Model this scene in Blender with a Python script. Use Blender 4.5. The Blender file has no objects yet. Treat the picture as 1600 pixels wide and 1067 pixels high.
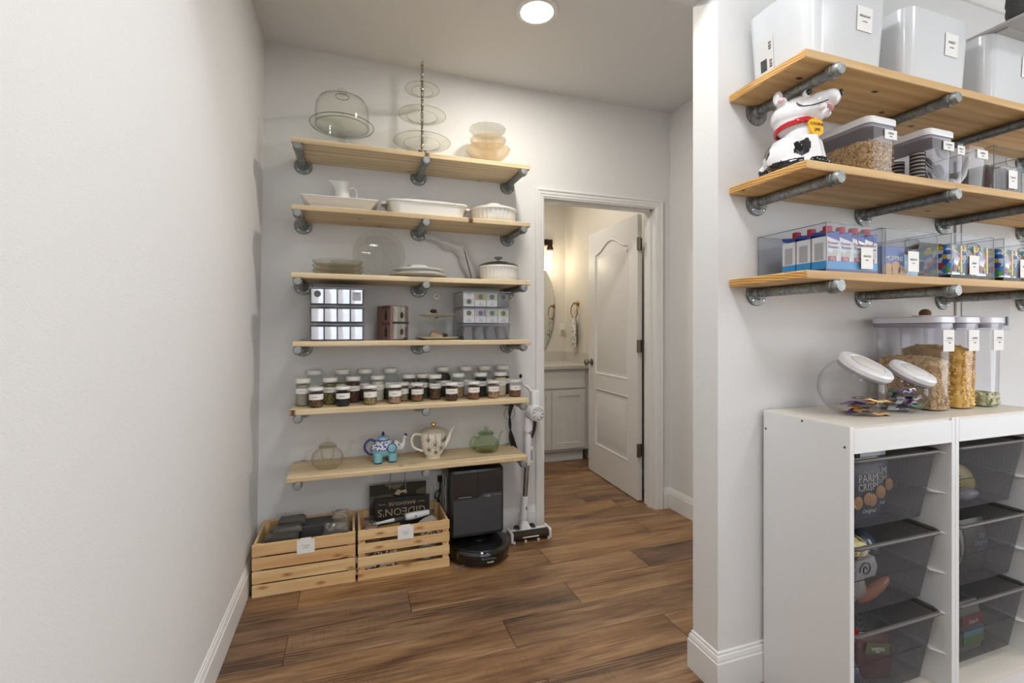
import bpy, math, random
from mathutils import Vector, Matrix
R = math.radians
random.seed(7)
sc = bpy.context.scene
# ---------------------------------------------------------------- camera
cam_d = bpy.data.cameras.new('camera'); cam = bpy.data.objects.new('camera', cam_d)
sc.collection.objects.link(cam); sc.camera = cam
cam_d.sensor_fit = 'HORIZONTAL'; cam_d.sensor_width = 36.0
cam_d.lens = 36.0 * 736 / 1600
cam_d.shift_y = -19.5 / 1600
cam_d.clip_start = 0.02
YAW = math.atan(251 / 736)
cam.location = (0, 0, 1.24); cam.rotation_euler = (R(90), 0, -YAW)
# ---------------------------------------------------------------- world, lamps, exposure
w = bpy.data.worlds.new('world'); sc.world = w; w.use_nodes = True
w.node_tree.nodes['Background'].inputs[0].default_value = (0.88, 0.94, 1.0, 1)
w.node_tree.nodes['Background'].inputs[1].default_value = 1.2
sc.view_settings.view_transform = 'Standard'; sc.view_settings.look = 'None'
sc.view_settings.gamma = 1; sc.view_settings.use_curve_mapping = False
sc.view_settings.exposure = 0.30
sc.cycles.transparent_max_bounces = 40
sc.cycles.max_bounces = 10
sc.cycles.caustics_reflective = False; sc.cycles.caustics_refractive = False
sc.cycles.sample_clamp_indirect = 4.0
def area(name, loc, rot, sx, sy, power, col, spread=180):
    l = bpy.data.lights.new(name, 'AREA'); l.shape = 'RECTANGLE'; l.size = sx; l.size_y = sy
    l.energy = power; l.color = col; l.spread = R(spread)
    o = bpy.data.objects.new(name, l); sc.collection.objects.link(o)
    o.location = loc; o.rotation_euler = rot; return o
def disk(name, loc, size, power, col):
    l = bpy.data.lights.new(name, 'AREA'); l.shape = 'DISK'; l.size = size
    l.energy = power; l.color = col
    o = bpy.data.objects.new(name, l); sc.collection.objects.link(o); o.location = loc; return o
REAR_P, CAN_P, KIT_P, BATH_P, SIDE_P = 980, 10, 6, 1.2, 50
area('rear_fill_light', (2.0, -5.95, 1.4), (R(90), 0, R(180)), 4.6, 2.3, REAR_P, (0.90, 0.95, 1.0))  # added broad fill behind the camera, brightens the pantry from the front
area('side_fill_light', (4.42, -1.1, 1.35), (R(90), 0, R(90)), 2.4, 2.1, SIDE_P, (0.92, 0.96, 1.0))  # added side fill to brighten the left wall; no door there
disk('pantry_downlight', (0.828, 2.064, 2.725), 0.13, CAN_P, (1.0, 0.95, 0.88))
for i, p in enumerate([(0.5, 0.0), (2.1, 0.0), (0.5, -1.6), (2.1, -1.6), (0.5, -3.6), (2.1, -3.6)]):
    disk('kitchen_ceiling_fill', (p[0], p[1], 2.72), 0.3, KIT_P, (0.97, 0.98, 1.0))  # unseen ceiling lights added to fill the kitchen side
disk('front_ceiling_fill', (0.62, 0.9, 2.72), 0.45, 10, (0.97, 0.98, 1.0))  # out-of-view fill added to lift the lower pantry wall, crates and floor
# ---------------------------------------------------------------- node helpers
C = sc.collection
def newmat(name):
    m = bpy.data.materials.new(name); m.use_nodes = True
    nt = m.node_tree; b = nt.nodes['Principled BSDF']
    return m, nt, b
def N(nt, t, **kw):
    n = nt.nodes.new(t)
    for k, v in kw.items():
        if k in n.inputs.keys(): n.inputs[k].default_value = v
        else: setattr(n, k, v)
    return n
def L(nt, a, b): nt.links.new(a, b)
def s2l(c):
    return tuple((x / 12.92 if x <= .04045 else ((x + .055) / 1.055) ** 2.4) for x in c)
def rgb(r, g, b): return s2l((r / 255, g / 255, b / 255)) + (1,)
MATS = {}
def mat(name, col, rough=.5, metal=0, coat=0, bump=None, spec=.5, emit=0):
    if name in MATS: return MATS[name]
    m, nt, b = newmat(name)
    b.inputs['Base Color'].default_value = rgb(*col); b.inputs['Roughness'].default_value = rough
    b.inputs['Metallic'].default_value = metal; b.inputs['Coat Weight'].default_value = coat
    b.inputs['Coat Roughness'].default_value = .05
    b.inputs['Specular IOR Level'].default_value = spec
    if emit:
        b.inputs['Emission Color'].default_value = rgb(*col); b.inputs['Emission Strength'].default_value = emit
    if bump:
        tc = N(nt, 'ShaderNodeTexCoord'); n = N(nt, 'ShaderNodeTexNoise', Scale=bump[0], Detail=3.0)
        bp = N(nt, 'ShaderNodeBump', Strength=bump[1], Distance=bump[2])
        L(nt, tc.outputs['Object'], n.inputs['Vector']); L(nt, n.outputs['Fac'], bp.inputs['Height'])
        L(nt, bp.outputs['Normal'], b.inputs['Normal'])
    MATS[name] = m; return m
def speck(name, cols, scale=120, rough=.6, bump=.3, stretch=(1, 1, 1), coat=0, dist=.004):
    """granular contents: voronoi cells coloured from a ramp of the given colours"""
    if name in MATS: return MATS[name]
    m, nt, b = newmat(name)
    tc = N(nt, 'ShaderNodeTexCoord'); mp = N(nt, 'ShaderNodeMapping'); mp.inputs['Scale'].default_value = stretch
    v = N(nt, 'ShaderNodeTexVoronoi', Scale=scale); cr = N(nt, 'ShaderNodeValToRGB')
    sep = N(nt, 'ShaderNodeSeparateColor')
    cr.color_ramp.interpolation = 'CONSTANT' if len(cols) > 2 else 'LINEAR'
    e = cr.color_ramp.elements
    while len(e) < len(cols): e.new(.5)
    for i, c in enumerate(cols):
        e[i].position = i / len(cols); e[i].color = rgb(*c)
    bp = N(nt, 'ShaderNodeBump', Strength=bump * .6, Distance=dist * .5); bp.invert = True
    L(nt, tc.outputs['Object'], mp.inputs['Vector']); L(nt, mp.outputs['Vector'], v.inputs['Vector'])
    L(nt, v.outputs['Color'], sep.inputs[0]); L(nt, sep.outputs[0], cr.inputs['Fac'])
    L(nt, cr.outputs['Color'], b.inputs['Base Color']); L(nt, v.outputs['Distance'], bp.inputs['Height'])
    L(nt, bp.outputs['Normal'], b.inputs['Normal']); b.inputs['Roughness'].default_value = rough
    b.inputs['Coat Weight'].default_value = coat
    MATS[name] = m; return m
def glass(name, tint=(245, 250, 248), edge=(150, 165, 160), k=1.0, rough=.03, frost=0.0, fcol=(230, 230, 225), power=4.5, emax=.8, pattern=None):
    """thin-walled glass or clear plastic: tinted see-through, fresnel reflection, darker at the rims"""
    if name in MATS: return MATS[name]
    m, nt, b = newmat(name); nt.nodes.remove(b)
    out = nt.nodes['Material Output']
    t1 = N(nt, 'ShaderNodeBsdfTransparent'); t1.inputs[0].default_value = rgb(*tint)
    t2 = N(nt, 'ShaderNodeBsdfTransparent'); t2.inputs[0].default_value = rgb(*edge)
    lw = N(nt, 'ShaderNodeLayerWeight', Blend=.5)
    pw = N(nt, 'ShaderNodeMath', operation='POWER'); pw.inputs[1].default_value = power
    mu = N(nt, 'ShaderNodeMath', operation='MULTIPLY'); mu.inputs[1].default_value = emax
    L(nt, lw.outputs['Facing'], pw.inputs[0]); L(nt, pw.outputs[0], mu.inputs[0])
    mx = N(nt, 'ShaderNodeMixShader'); L(nt, mu.outputs[0], mx.inputs[0]); L(nt, t1.outputs[0], mx.inputs[1]); L(nt, t2.outputs[0], mx.inputs[2])
    g = N(nt, 'ShaderNodeBsdfGlossy', Roughness=rough); g.inputs[0].default_value = (1, 1, 1, 1)
    fr = N(nt, 'ShaderNodeMath', operation='POWER'); fr.inputs[1].default_value = 4.0
    L(nt, lw.outputs['Facing'], fr.inputs[0])
    fm = N(nt, 'ShaderNodeMath', operation='MULTIPLY_ADD', use_clamp=True); fm.inputs[1].default_value = .5 * k; fm.inputs[2].default_value = .014 * k
    L(nt, fr.outputs[0], fm.inputs[0])
    m2 = N(nt, 'ShaderNodeMixShader'); L(nt, fm.outputs[0], m2.inputs[0]); L(nt, mx.outputs[0], m2.inputs[1]); L(nt, g.outputs[0], m2.inputs[2])
    last = m2
    if pattern:
        tc = N(nt, 'ShaderNodeTexCoord'); n = N(nt, 'ShaderNodeTexVoronoi', Scale=pattern[0]); n.feature = 'SMOOTH_F1'
        bp = N(nt, 'ShaderNodeBump', Strength=pattern[1], Distance=.003)
        L(nt, tc.outputs['Object'], n.inputs['Vector']); L(nt, n.outputs['Distance'], bp.inputs['Height'])
        for q in (g, lw): L(nt, bp.outputs['Normal'], q.inputs['Normal'])
    if frost > 0:
        d = N(nt, 'ShaderNodeBsdfDiffuse'); d.inputs[0].default_value = rgb(*fcol)
        tl = N(nt, 'ShaderNodeBsdfTranslucent'); tl.inputs[0].default_value = rgb(*fcol)
        dm = N(nt, 'ShaderNodeMixShader'); L(nt, d.outputs[0], dm.inputs[1]); L(nt, tl.outputs[0], dm.inputs[2])
        m3 = N(nt, 'ShaderNodeMixShader'); m3.inputs[0].default_value = frost
        L(nt, m2.outputs[0], m3.inputs[1]); L(nt, dm.outputs[0], m3.inputs[2]); last = m3
    L(nt, last.outputs[0], out.inputs['Surface'])
    m['see_through'] = True
    MATS[name] = m; return m
def wood(name, c1, c2, knot, axis='X', grain=26, rough=.55, knots=2.2, bumpy=.15, contrast=.5, tone=None, kmap=(2.2, 4, 1), kthr=(.016, .040), kplane='XY'):
    """pine: soft streaks along an axis, arching rings, sparse dark knots; shifted per object"""
    m, nt, b = newmat(name)
    tc = N(nt, 'ShaderNodeTexCoord'); oi = N(nt, 'ShaderNodeObjectInfo')
    off = N(nt, 'ShaderNodeVectorMath', operation='MULTIPLY_ADD')
    cx = N(nt, 'ShaderNodeCombineXYZ')
    for i in range(3): L(nt, oi.outputs['Random'], cx.inputs[i])
    off.inputs[1].default_value = (13.1, 7.7, 5.3)
    L(nt, cx.outputs[0], off.inputs[0]); L(nt, tc.outputs['Object'], off.inputs[2])
    def streak(lo, hi, det=4, dis=0.0):
        mp = N(nt, 'ShaderNodeMapping'); s = {'X': (lo, hi, hi), 'Y': (hi, lo, hi), 'Z': (hi, hi, lo)}[axis]
        mp.inputs['Scale'].default_value = s
        n = N(nt, 'ShaderNodeTexNoise', Scale=1.0, Detail=float(det), Distortion=dis)
        L(nt, off.outputs[0], mp.inputs[0]); L(nt, mp.outputs[0], n.inputs['Vector']); return n
    a = streak(1.3, grain, 4, .6); f = streak(6, grain * 9, 2)
    # rings
    mp = N(nt, 'ShaderNodeMapping'); s = {'X': (.9, 9, 9), 'Y': (9, .9, 9), 'Z': (9, 9, .9)}[axis]; mp.inputs['Scale'].default_value = s
    wv = N(nt, 'ShaderNodeTexWave', Scale=1.1, Distortion=7.0, Detail=2.0); wv.inputs['Detail Scale'].default_value = 1.0
    wv.wave_type = 'RINGS'; wv.rings_direction = axis
    L(nt, off.outputs[0], mp.inputs[0]); L(nt, mp.outputs[0], wv.inputs['Vector'])
    m1 = N(nt, 'ShaderNodeMath', operation='MULTIPLY_ADD'); m1.inputs[1].default_value = .28
    L(nt, wv.outputs['Fac'], m1.inputs[0]); L(nt, a.outputs['Fac'], m1.inputs[2])
    m2 = N(nt, 'ShaderNodeMath', operation='MULTIPLY_ADD'); m2.inputs[1].default_value = .35
    L(nt, f.outputs['Fac'], m2.inputs[0]); L(nt, m1.outputs[0], m2.inputs[2])
    mr = N(nt, 'ShaderNodeMapRange'); mr.inputs['From Min'].default_value = .80 - contrast * .42; mr.inputs['From Max'].default_value = .80 + contrast * .42
    L(nt, m2.outputs[0], mr.inputs[0])
    mc = N(nt, 'ShaderNodeMix', data_type='RGBA'); mc.inputs[6].default_value = rgb(*c1); mc.inputs[7].default_value = rgb(*c2)
    L(nt, mr.outputs[0], mc.inputs[0])
    if tone:
        tm = N(nt, 'ShaderNodeMix', data_type='RGBA'); tm.inputs[7].default_value = rgb(*tone)
        tr_ = N(nt, 'ShaderNodeMapRange'); tr_.inputs['From Min'].default_value = .45; tr_.inputs['To Max'].default_value = .42; L(nt, oi.outputs['Random'], tr_.inputs[0])
        L(nt, tr_.outputs[0], tm.inputs[0]); L(nt, mc.outputs[2], tm.inputs[6]); mc = tm
    mp2 = N(nt, 'ShaderNodeMapping'); mp2.inputs['Scale'].default_value = kmap
    vo = N(nt, 'ShaderNodeTexVoronoi', Scale=1.0); vo.voronoi_dimensions = '2D'; sx_ = N(nt, 'ShaderNodeSeparateXYZ'); cx_ = N(nt, 'ShaderNodeCombineXYZ'); L(nt, off.outputs[0], sx_.inputs[0])
    L(nt, sx_.outputs[0], cx_.inputs[0]); L(nt, sx_.outputs[1 if kplane == 'XY' else 2], cx_.inputs[1]); L(nt, cx_.outputs[0], mp2.inputs[0]); L(nt, mp2.outputs[0], vo.inputs['Vector'])
    kr = N(nt, 'ShaderNodeMapRange'); kr.inputs['From Min'].default_value = kthr[0]; kr.inputs['From Max'].default_value = kthr[1]
    kr.inputs['To Min'].default_value = 1; kr.inputs['To Max'].default_value = 0
    L(nt, vo.outputs['Distance'], kr.inputs[0])
    mk = N(nt, 'ShaderNodeMix', data_type='RGBA'); mk.inputs[7].default_value = rgb(*knot)
    L(nt, kr.outputs[0], mk.inputs[0]); L(nt, mc.outputs[2], mk.inputs[6])
    L(nt, mk.outputs[2], b.inputs['Base Color']); b.inputs['Roughness'].default_value = rough
    bp = N(nt, 'ShaderNodeBump', Strength=bumpy, Distance=.001); L(nt, f.outputs['Fac'], bp.inputs['Height']); L(nt, bp.outputs['Normal'], b.inputs['Normal'])
    return m
def floor_mat():
    m, nt, b = newmat('floor_plank_wood')
    tc = N(nt, 'ShaderNodeTexCoord'); oi = N(nt, 'ShaderNodeObjectInfo')
    cx = N(nt, 'ShaderNodeCombineXYZ')
    for i in range(3): L(nt, oi.outputs['Random'], cx.inputs[i])
    off = N(nt, 'ShaderNodeVectorMath', operation='MULTIPLY_ADD'); off.inputs[1].default_value = (37.1, 17.7, 5.3)
    L(nt, cx.outputs[0], off.inputs[0]); L(nt, tc.outputs['Object'], off.inputs[2])
    def nz(s, det, dis=0.0, rg=.5):
        mp = N(nt, 'ShaderNodeMapping'); mp.inputs['Scale'].default_value = s
        n = N(nt, 'ShaderNodeTexNoise', Scale=1.0, Detail=float(det), Distortion=dis, Roughness=rg)
        L(nt, off.outputs[0], mp.inputs[0]); L(nt, mp.outputs[0], n.inputs['Vector']); return n.outputs['Fac']
    big = nz((1.6, 9, 1), 3, .5); fine = nz((5, 70, 1), 4, .4, .6); mid = nz((2.5, 26, 1), 5, 1.2, .6)
    mp = N(nt, 'ShaderNodeMapping'); mp.inputs['Scale'].default_value = (1.1, 9, 1)
    wv = N(nt, 'ShaderNodeTexWave', Scale=2.4, Distortion=9.0, Detail=3.0); wv.inputs['Detail Scale'].default_value = .8; wv.wave_type = 'RINGS'; wv.rings_direction = 'Z'
    L(nt, off.outputs[0], mp.inputs[0]); L(nt, mp.outputs[0], wv.inputs['Vector'])
    patch = nz((1.3, 6, 1), 2)
    pm = N(nt, 'ShaderNodeMapRange'); pm.inputs['From Min'].default_value = .5; pm.inputs['From Max'].default_value = .66; L(nt, patch, pm.inputs[0])
    saw = nz((260, 6, 1), 2)                        # saw marks across the board
    sm = N(nt, 'ShaderNodeMapRange'); sm.inputs['From Min'].default_value = .55; sm.inputs['From Max'].default_value = .75; L(nt, saw, sm.inputs[0])
    p2 = nz((1.5, 11, 2), 2); p2m = N(nt, 'ShaderNodeMapRange'); p2m.inputs['From Min'].default_value = .5; p2m.inputs['From Max'].default_value = .62; L(nt, p2, p2m.inputs[0])
    def ma(a, k, c):
        q = N(nt, 'ShaderNodeMath', operation='MULTIPLY_ADD'); L(nt, a, q.inputs[0]); q.inputs[1].default_value = k
        if isinstance(c, float): q.inputs[2].default_value = c
        else: L(nt, c, q.inputs[2])
        return q.outputs[0]
    def mul(a, c):
        q = N(nt, 'ShaderNodeMath', operation='MULTIPLY'); L(nt, a, q.inputs[0]); L(nt, c, q.inputs[1]); return q.outputs[0]
    v = ma(big, .95, 0.0); v = ma(mid, .85, v); v = ma(fine, .75, v)
    v = ma(mul(wv.outputs['Fac'], pm.outputs[0]), -.38, v)
    v = ma(mul(sm.outputs[0], p2m.outputs[0]), -.22, v)
    v = ma(oi.outputs['Random'], .26, v)
    cr = N(nt, 'ShaderNodeValToRGB'); e = cr.color_ramp.elements
    mr = N(nt, 'ShaderNodeMapRange'); mr.inputs['From Min'].default_value = .80; mr.inputs['From Max'].default_value = 1.66; L(nt, v, mr.inputs[0])
    e[0].position = 0; e[0].color = rgb(50, 36, 26); e[1].position = 1; e[1].color = rgb(158, 126, 94)
    for p, c in ((.3, (80, 58, 42)), (.55, (112, 83, 59)), (.8, (136, 105, 76))):
        q = e.new(p); q.color = rgb(*c)
    L(nt, mr.outputs[0], cr.inputs['Fac'])
    hs = N(nt, 'ShaderNodeHueSaturation'); L(nt, cr.outputs['Color'], hs.inputs['Color'])
    sr = N(nt, 'ShaderNodeMath', operation='MULTIPLY_ADD'); sr.inputs[1].default_value = .2; sr.inputs[2].default_value = .9; L(nt, oi.outputs['Random'], sr.inputs[0])
    L(nt, sr.outputs[0], hs.inputs['Saturation'])
    L(nt, hs.outputs['Color'], b.inputs['Base Color'])
    b.inputs['Roughness'].default_value = .42
    bp = N(nt, 'ShaderNodeBump', Strength=.25, Distance=.0012); L(nt, v, bp.inputs['Height']); L(nt, bp.outputs['Normal'], b.inputs['Normal'])
    return m
def wallpaint(name, col, scale=260, strength=.35):
    m, nt, b = newmat(name)
    b.inputs['Base Color'].default_value = rgb(*col); b.inputs['Roughness'].default_value = .62; b.inputs['Specular IOR Level'].default_value = .3
    tc = N(nt, 'ShaderNodeTexCoord'); n = N(nt, 'ShaderNodeTexNoise', Scale=float(scale), Detail=2.0)
    n2 = N(nt, 'ShaderNodeTexNoise', Scale=scale * .3, Detail=3.0)
    ad = N(nt, 'ShaderNodeMath', operation='ADD'); L(nt, n.outputs['Fac'], ad.inputs[0]); L(nt, n2.outputs['Fac'], ad.inputs[1])
    bp = N(nt, 'ShaderNodeBump', Strength=strength, Distance=.0016)
    for q in (n, n2): L(nt, tc.outputs['Object'], q.inputs['Vector'])
    L(nt, ad.outputs[0], bp.inputs['Height']); L(nt, bp.outputs['Normal'], b.inputs['Normal'])
    return m
def galv(name, c1, c2, metal=.75, rough=.42):
    m, nt, b = newmat(name)
    tc = N(nt, 'ShaderNodeTexCoord'); v = N(nt, 'ShaderNodeTexVoronoi', Scale=140.0); n = N(nt, 'ShaderNodeTexNoise', Scale=35.0, Detail=4.0)
    ad = N(nt, 'ShaderNodeMath', operation='MULTIPLY_ADD'); ad.inputs[1].default_value = .35
    sep = N(nt, 'ShaderNodeSeparateColor'); L(nt, v.outputs['Color'], sep.inputs[0]); L(nt, sep.outputs[0], ad.inputs[0]); L(nt, n.outputs['Fac'], ad.inputs[2])
    mr = N(nt, 'ShaderNodeMapRange'); mr.inputs['From Min'].default_value = .35; mr.inputs['From Max'].default_value = .95; L(nt, ad.outputs[0], mr.inputs[0])
    mc = N(nt, 'ShaderNodeMix', data_type='RGBA'); mc.inputs[6].default_value = rgb(*c1); mc.inputs[7].default_value = rgb(*c2); L(nt, mr.outputs[0], mc.inputs[0])
    for q in (v, n): L(nt, tc.outputs['Object'], q.inputs['Vector'])
    L(nt, mc.outputs[2], b.inputs['Base Color']); b.inputs['Metallic'].default_value = metal; b.inputs['Roughness'].default_value = rough
    bp = N(nt, 'ShaderNodeBump', Strength=.2, Distance=.001); L(nt, n.outputs['Fac'], bp.inputs['Height']); L(nt, bp.outputs['Normal'], b.inputs['Normal'])
    return m
WALL = wallpaint('wall_paint', (228, 228, 227)); CEIL = wallpaint('ceiling_paint', (224, 224, 223), 180)
BATHW = wallpaint('bath_paint', (224, 219, 208))
TRIM = mat('white_trim', (233, 233, 231), .35); DOORM = mat('white_door', (226, 224, 221), .4)
PINE = wood('pine_board', (234, 216, 180), (198, 172, 130), (92, 55, 28), grain=22, contrast=.62)
PINE2 = wood('warm_pine_board', (228, 194, 138), (190, 150, 98), (84, 44, 22), grain=16, contrast=.85)
CRATE = wood('crate_pine', (246, 222, 172), (206, 156, 96), (164, 104, 62), grain=14, knots=3.2, contrast=1.1, tone=(200, 142, 88), kmap=(4.0, 11.0, 1), kthr=(.015, .13), kplane='XZ')
GALV = galv('galvanised_steel', (104, 108, 107), (166, 169, 168), .7, .5); FLOORM = floor_mat()
WHITE = mat('white_ceramic', (236, 235, 232), .12, coat=.3); WPLAS = mat('white_plastic', (234, 235, 236), .3)
GLOSSW = mat('glossy_white_plastic', (216, 219, 221), .22, coat=.15)
PAPER = mat('label_paper', (240, 239, 235), .6); INK = mat('grey_ink', (110, 110, 112), .7); BLACK = mat('black_plastic', (18, 18, 19), .35)
CLEAR = glass('clear_glass', (253, 254, 253), (120, 126, 124), 1.0)
CLEARP = glass('clear_plastic', (247, 247, 249), (150, 152, 158), 1.1, .05, frost=.05, fcol=(235, 235, 240))
JARG = glass('jar_glass', (252, 253, 251), (120, 126, 120), 1.1)
GREENG = glass('green_glass', (234, 240, 226), (140, 156, 130), 1.1, pattern=(40, .2))
WARMG = glass('clear_teapot_glass', (254, 253, 250), (176, 160, 134), 1.6, power=2.6)
PRESSED = glass('pressed_glass', (250, 249, 247), (170, 170, 166), 1.2, frost=.08, fcol=(224, 222, 216), pattern=(70, .6))
AMBERG = glass('amber_pressed_glass', (250, 244, 232), (200, 184, 158), 1.0, frost=.28, fcol=(240, 230, 212), pattern=(60, .7))
FROSTG = glass('frosted_pressed_glass', (248, 248, 244), (180, 180, 172), 1.0, frost=.30, fcol=(228, 228, 220), pattern=(60, .7))
CHROME = mat('chrome', (205, 204, 200), .12, 1.0); NICKEL = mat('satin_nickel', (140, 136, 130), .35, 1.0)
BRASS = mat('brass', (172, 138, 84), .3, 1.0); GOLD = mat('gold', (212, 178, 112), .2, 1.0)
FOIL = mat('foil', (246, 247, 248), .16, 1.0, bump=(14, .35, .006))
def endgrain():
    m, nt, b = newmat('end_grain'); tc = N(nt, 'ShaderNodeTexCoord'); mp = N(nt, 'ShaderNodeMapping'); mp.inputs['Location'].default_value = (0, -1.3, .35); mp.inputs['Scale'].default_value = (.001, 1, 1)
    wv = N(nt, 'ShaderNodeTexWave', Scale=38.0, Distortion=1.6, Detail=2.0); wv.wave_type = 'RINGS'; wv.rings_direction = 'X'; wv.inputs['Detail Scale'].default_value = 2.0
    cr = N(nt, 'ShaderNodeValToRGB'); e = cr.color_ramp.elements; e[0].color = rgb(214, 168, 96); e[1].color = rgb(168, 116, 56); e[0].position = .35; e[1].position = .95
    L(nt, tc.outputs['Object'], mp.inputs[0]); L(nt, mp.outputs[0], wv.inputs['Vector']); L(nt, wv.outputs['Fac'], cr.inputs[0]); L(nt, cr.outputs[0], b.inputs['Base Color']); b.inputs['Roughness'].default_value = .6
    return m
ENDG = endgrain()
# ---------------------------------------------------------------- mesh builder
class M:
    def __init__(s): s.v = []; s.f = []; s.m = []; s.k = 0
    def add(s, vs, fs):
        o = len(s.v); s.v += [tuple(p) for p in vs]; s.f += [tuple(i + o for i in f) for f in fs]; s.m += [s.k] * len(fs); return s
    def box(s, x0, x1, y0, y1, z0, z1):
        return s.add([(x0, y0, z0), (x1, y0, z0), (x1, y1, z0), (x0, y1, z0), (x0, y0, z1), (x1, y0, z1), (x1, y1, z1), (x0, y1, z1)],
                     [(3, 2, 1, 0), (4, 5, 6, 7), (0, 1, 5, 4), (1, 2, 6, 5), (2, 3, 7, 6), (3, 0, 4, 7)])
    def loft(s, rings, cap0=True, cap1=True, closed=True):
        n = len(rings[0]); vs = [p for r in rings for p in r]; fs = []
        for a in range(len(rings) - 1):
            for i in range(n if closed else n - 1):
                j = (i + 1) % n; fs.append((a * n + i, a * n + j, (a + 1) * n + j, (a + 1) * n + i))
        if cap0: fs.append(tuple(reversed(range(n))))
        if cap1: fs.append(tuple(range((len(rings) - 1) * n, len(rings) * n)))
        return s.add(vs, fs)
    def lathe(s, prof, c=(0, 0, 0), seg=32, sx=1, sy=1, flute=0, fn=0, mtx=None):
        rings = []
        for r, z in prof:
            q = []
            for i in range(seg):
                a = 2 * math.pi * i / seg; rr = max(r, 1e-5) * (1 + (flute * (1 if i % 2 else -1) if fn else 0))
                p = Vector((rr * sx * math.cos(a), rr * sy * math.sin(a), z))
                if mtx: p = mtx @ p
                q.append((p[0] + c[0], p[1] + c[1], p[2] + c[2]))
            rings.append(q)
        return s.loft(rings, prof[0][0] > 0, prof[-1][0] > 0)
    def tube(s, pts, r, seg=10, cap=True, flat=1.0):
        pts = [Vector(p) for p in pts]; n = len(pts); rs = r if isinstance(r, (list, tuple)) else [r] * n
        rings = []; up = None
        for i, p in enumerate(pts):
            t = (pts[min(i + 1, n - 1)] - pts[max(i - 1, 0)]).normalized()
            if up is None: up = Vector((0, 0, 1)) if abs(t.z) < .9 else Vector((1, 0, 0))
            a = t.cross(up).normalized(); bq = a.cross(t).normalized(); up = bq
            rings.append([tuple(p + (a * math.cos(2 * math.pi * k / seg) * flat + bq * math.sin(2 * math.pi * k / seg)) * rs[i]) for k in range(seg)])
        return s.loft(rings, cap, cap)
    def prism(s, poly, a0, a1, plane='XY', inset=0):
        def P(u, v, q): return {'XY': (u, v, q), 'XZ': (u, q, v), 'YZ': (q, u, v)}[plane]
        return s.loft([[P(u, v, a0) for u, v in poly], [P(u, v, a1) for u, v in poly]])
    def ball(s, c, rx, ry=None, rz=None, seg=16, mtx=None):
        ry = ry or rx; rz = rz or rx; n = seg // 2
        prof = [(math.sin(math.pi * i / n), -math.cos(math.pi * i / n)) for i in range(n + 1)]
        rings = []
        for r, z in prof:
            q = []
            for i in range(seg):
                a = 2 * math.pi * i / seg; p = Vector((max(r, 1e-4) * rx * math.cos(a), max(r, 1e-4) * ry * math.sin(a), z * rz))
                if mtx: p = mtx @ p
                q.append((p[0] + c[0], p[1] + c[1], p[2] + c[2]))
            rings.append(q)
        return s.loft(rings)
    def torus(s, c, R_, r, seg=32, n=8, mtx=None, arc=1.0, sz=1.0):
        rings = []; tot = seg if arc == 1.0 else seg + 1
        for i in range(tot):
            a = 2 * math.pi * arc * i / seg; q = []
            for k in range(n):
                b = 2 * math.pi * k / n; p = Vector(((R_ + r * math.cos(b)) * math.cos(a), (R_ + r * math.cos(b)) * math.sin(a), r * math.sin(b) * sz))
                if mtx: p = mtx @ p
                q.append((p[0] + c[0], p[1] + c[1], p[2] + c[2]))
            rings.append(q)
        if arc == 1.0: rings.append(rings[0]); return s.loft(rings, False, False)
        return s.loft(rings)
    def build(s, name, m=None, parent=None, loc=None, rot=None, smooth=False, bevel=0, seg=2, label=None, key=None, kind=None):
        me = bpy.data.meshes.new(name); me.from_pydata(s.v, [], s.f)
        for q in (m if isinstance(m, (list, tuple)) else [m]):
            me.materials.append(q)
        for p, k in zip(me.polygons, s.m): p.material_index = k
        if smooth:
            me.polygons.foreach_set('use_smooth', [True] * len(me.polygons))
        import bmesh
        bm = bmesh.new(); bm.from_mesh(me); bmesh.ops.recalc_face_normals(bm, faces=bm.faces)
        if smooth == 'auto' or smooth is True:
            for e in bm.edges:
                if len(e.link_faces) == 2 and e.calc_face_angle(0) > R(38): e.smooth = False
        if bevel:
            bmesh.ops.bevel(bm, geom=[e for e in bm.edges if len(e.link_faces) == 2 and e.calc_face_angle(0) > R(30)], offset=bevel, segments=seg, affect='EDGES', profile=.5)
            if seg > 1 and smooth:
                for f in bm.faces: f.smooth = True
        bm.to_mesh(me); bm.free()
        return link(name, me, parent, loc, rot, label, kind)
def link(name, me, parent=None, loc=None, rot=None, label=None, kind=None):
    o = bpy.data.objects.new(name, me); C.objects.link(o)
    if parent: o.parent = parent
    if loc: o.location = loc
    if rot: o.rotation_euler = rot
    if label: o['label'] = label
    if kind: o['kind'] = kind
    return o
def thing(name, label, cat, loc=(0, 0, 0), rz=0, group=None):
    o = bpy.data.objects.new(name, None); C.objects.link(o); o.empty_display_size = .05
    o.location = loc; o.rotation_euler = (0, 0, rz); o['label'] = label; o['category'] = cat
    if group: o['group'] = group
    return o
def tag(o, label, cat, group=None, kind=None):
    o['label'] = label; o['category'] = cat
    if group: o['group'] = group
    if kind: o['kind'] = kind
    return o
def struct(name, mb, m, **kw): return mb.build(name, m, kind='structure', **kw)
def copy_tree(o, parent=None):
    c = o.copy(); C.objects.link(c)
    if parent: c.parent = parent
    for ch in list(o.children): copy_tree(ch, c)
    return c
def rr(w_, d, r, n=4, cx=0, cy=0):
    pts = []
    for sx, sy, a0 in ((1, 1, 0), (-1, 1, 90), (-1, -1, 180), (1, -1, 270)):
        for i in range(n + 1):
            a = R(a0 + 90 * i / n); pts.append((cx + sx * (w_ / 2 - r) + r * math.cos(a), cy + sy * (d / 2 - r) + r * math.sin(a)))
    return pts
def ring(pts, z): return [(p[0], p[1], z) for p in pts]
TXT = {}
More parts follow.
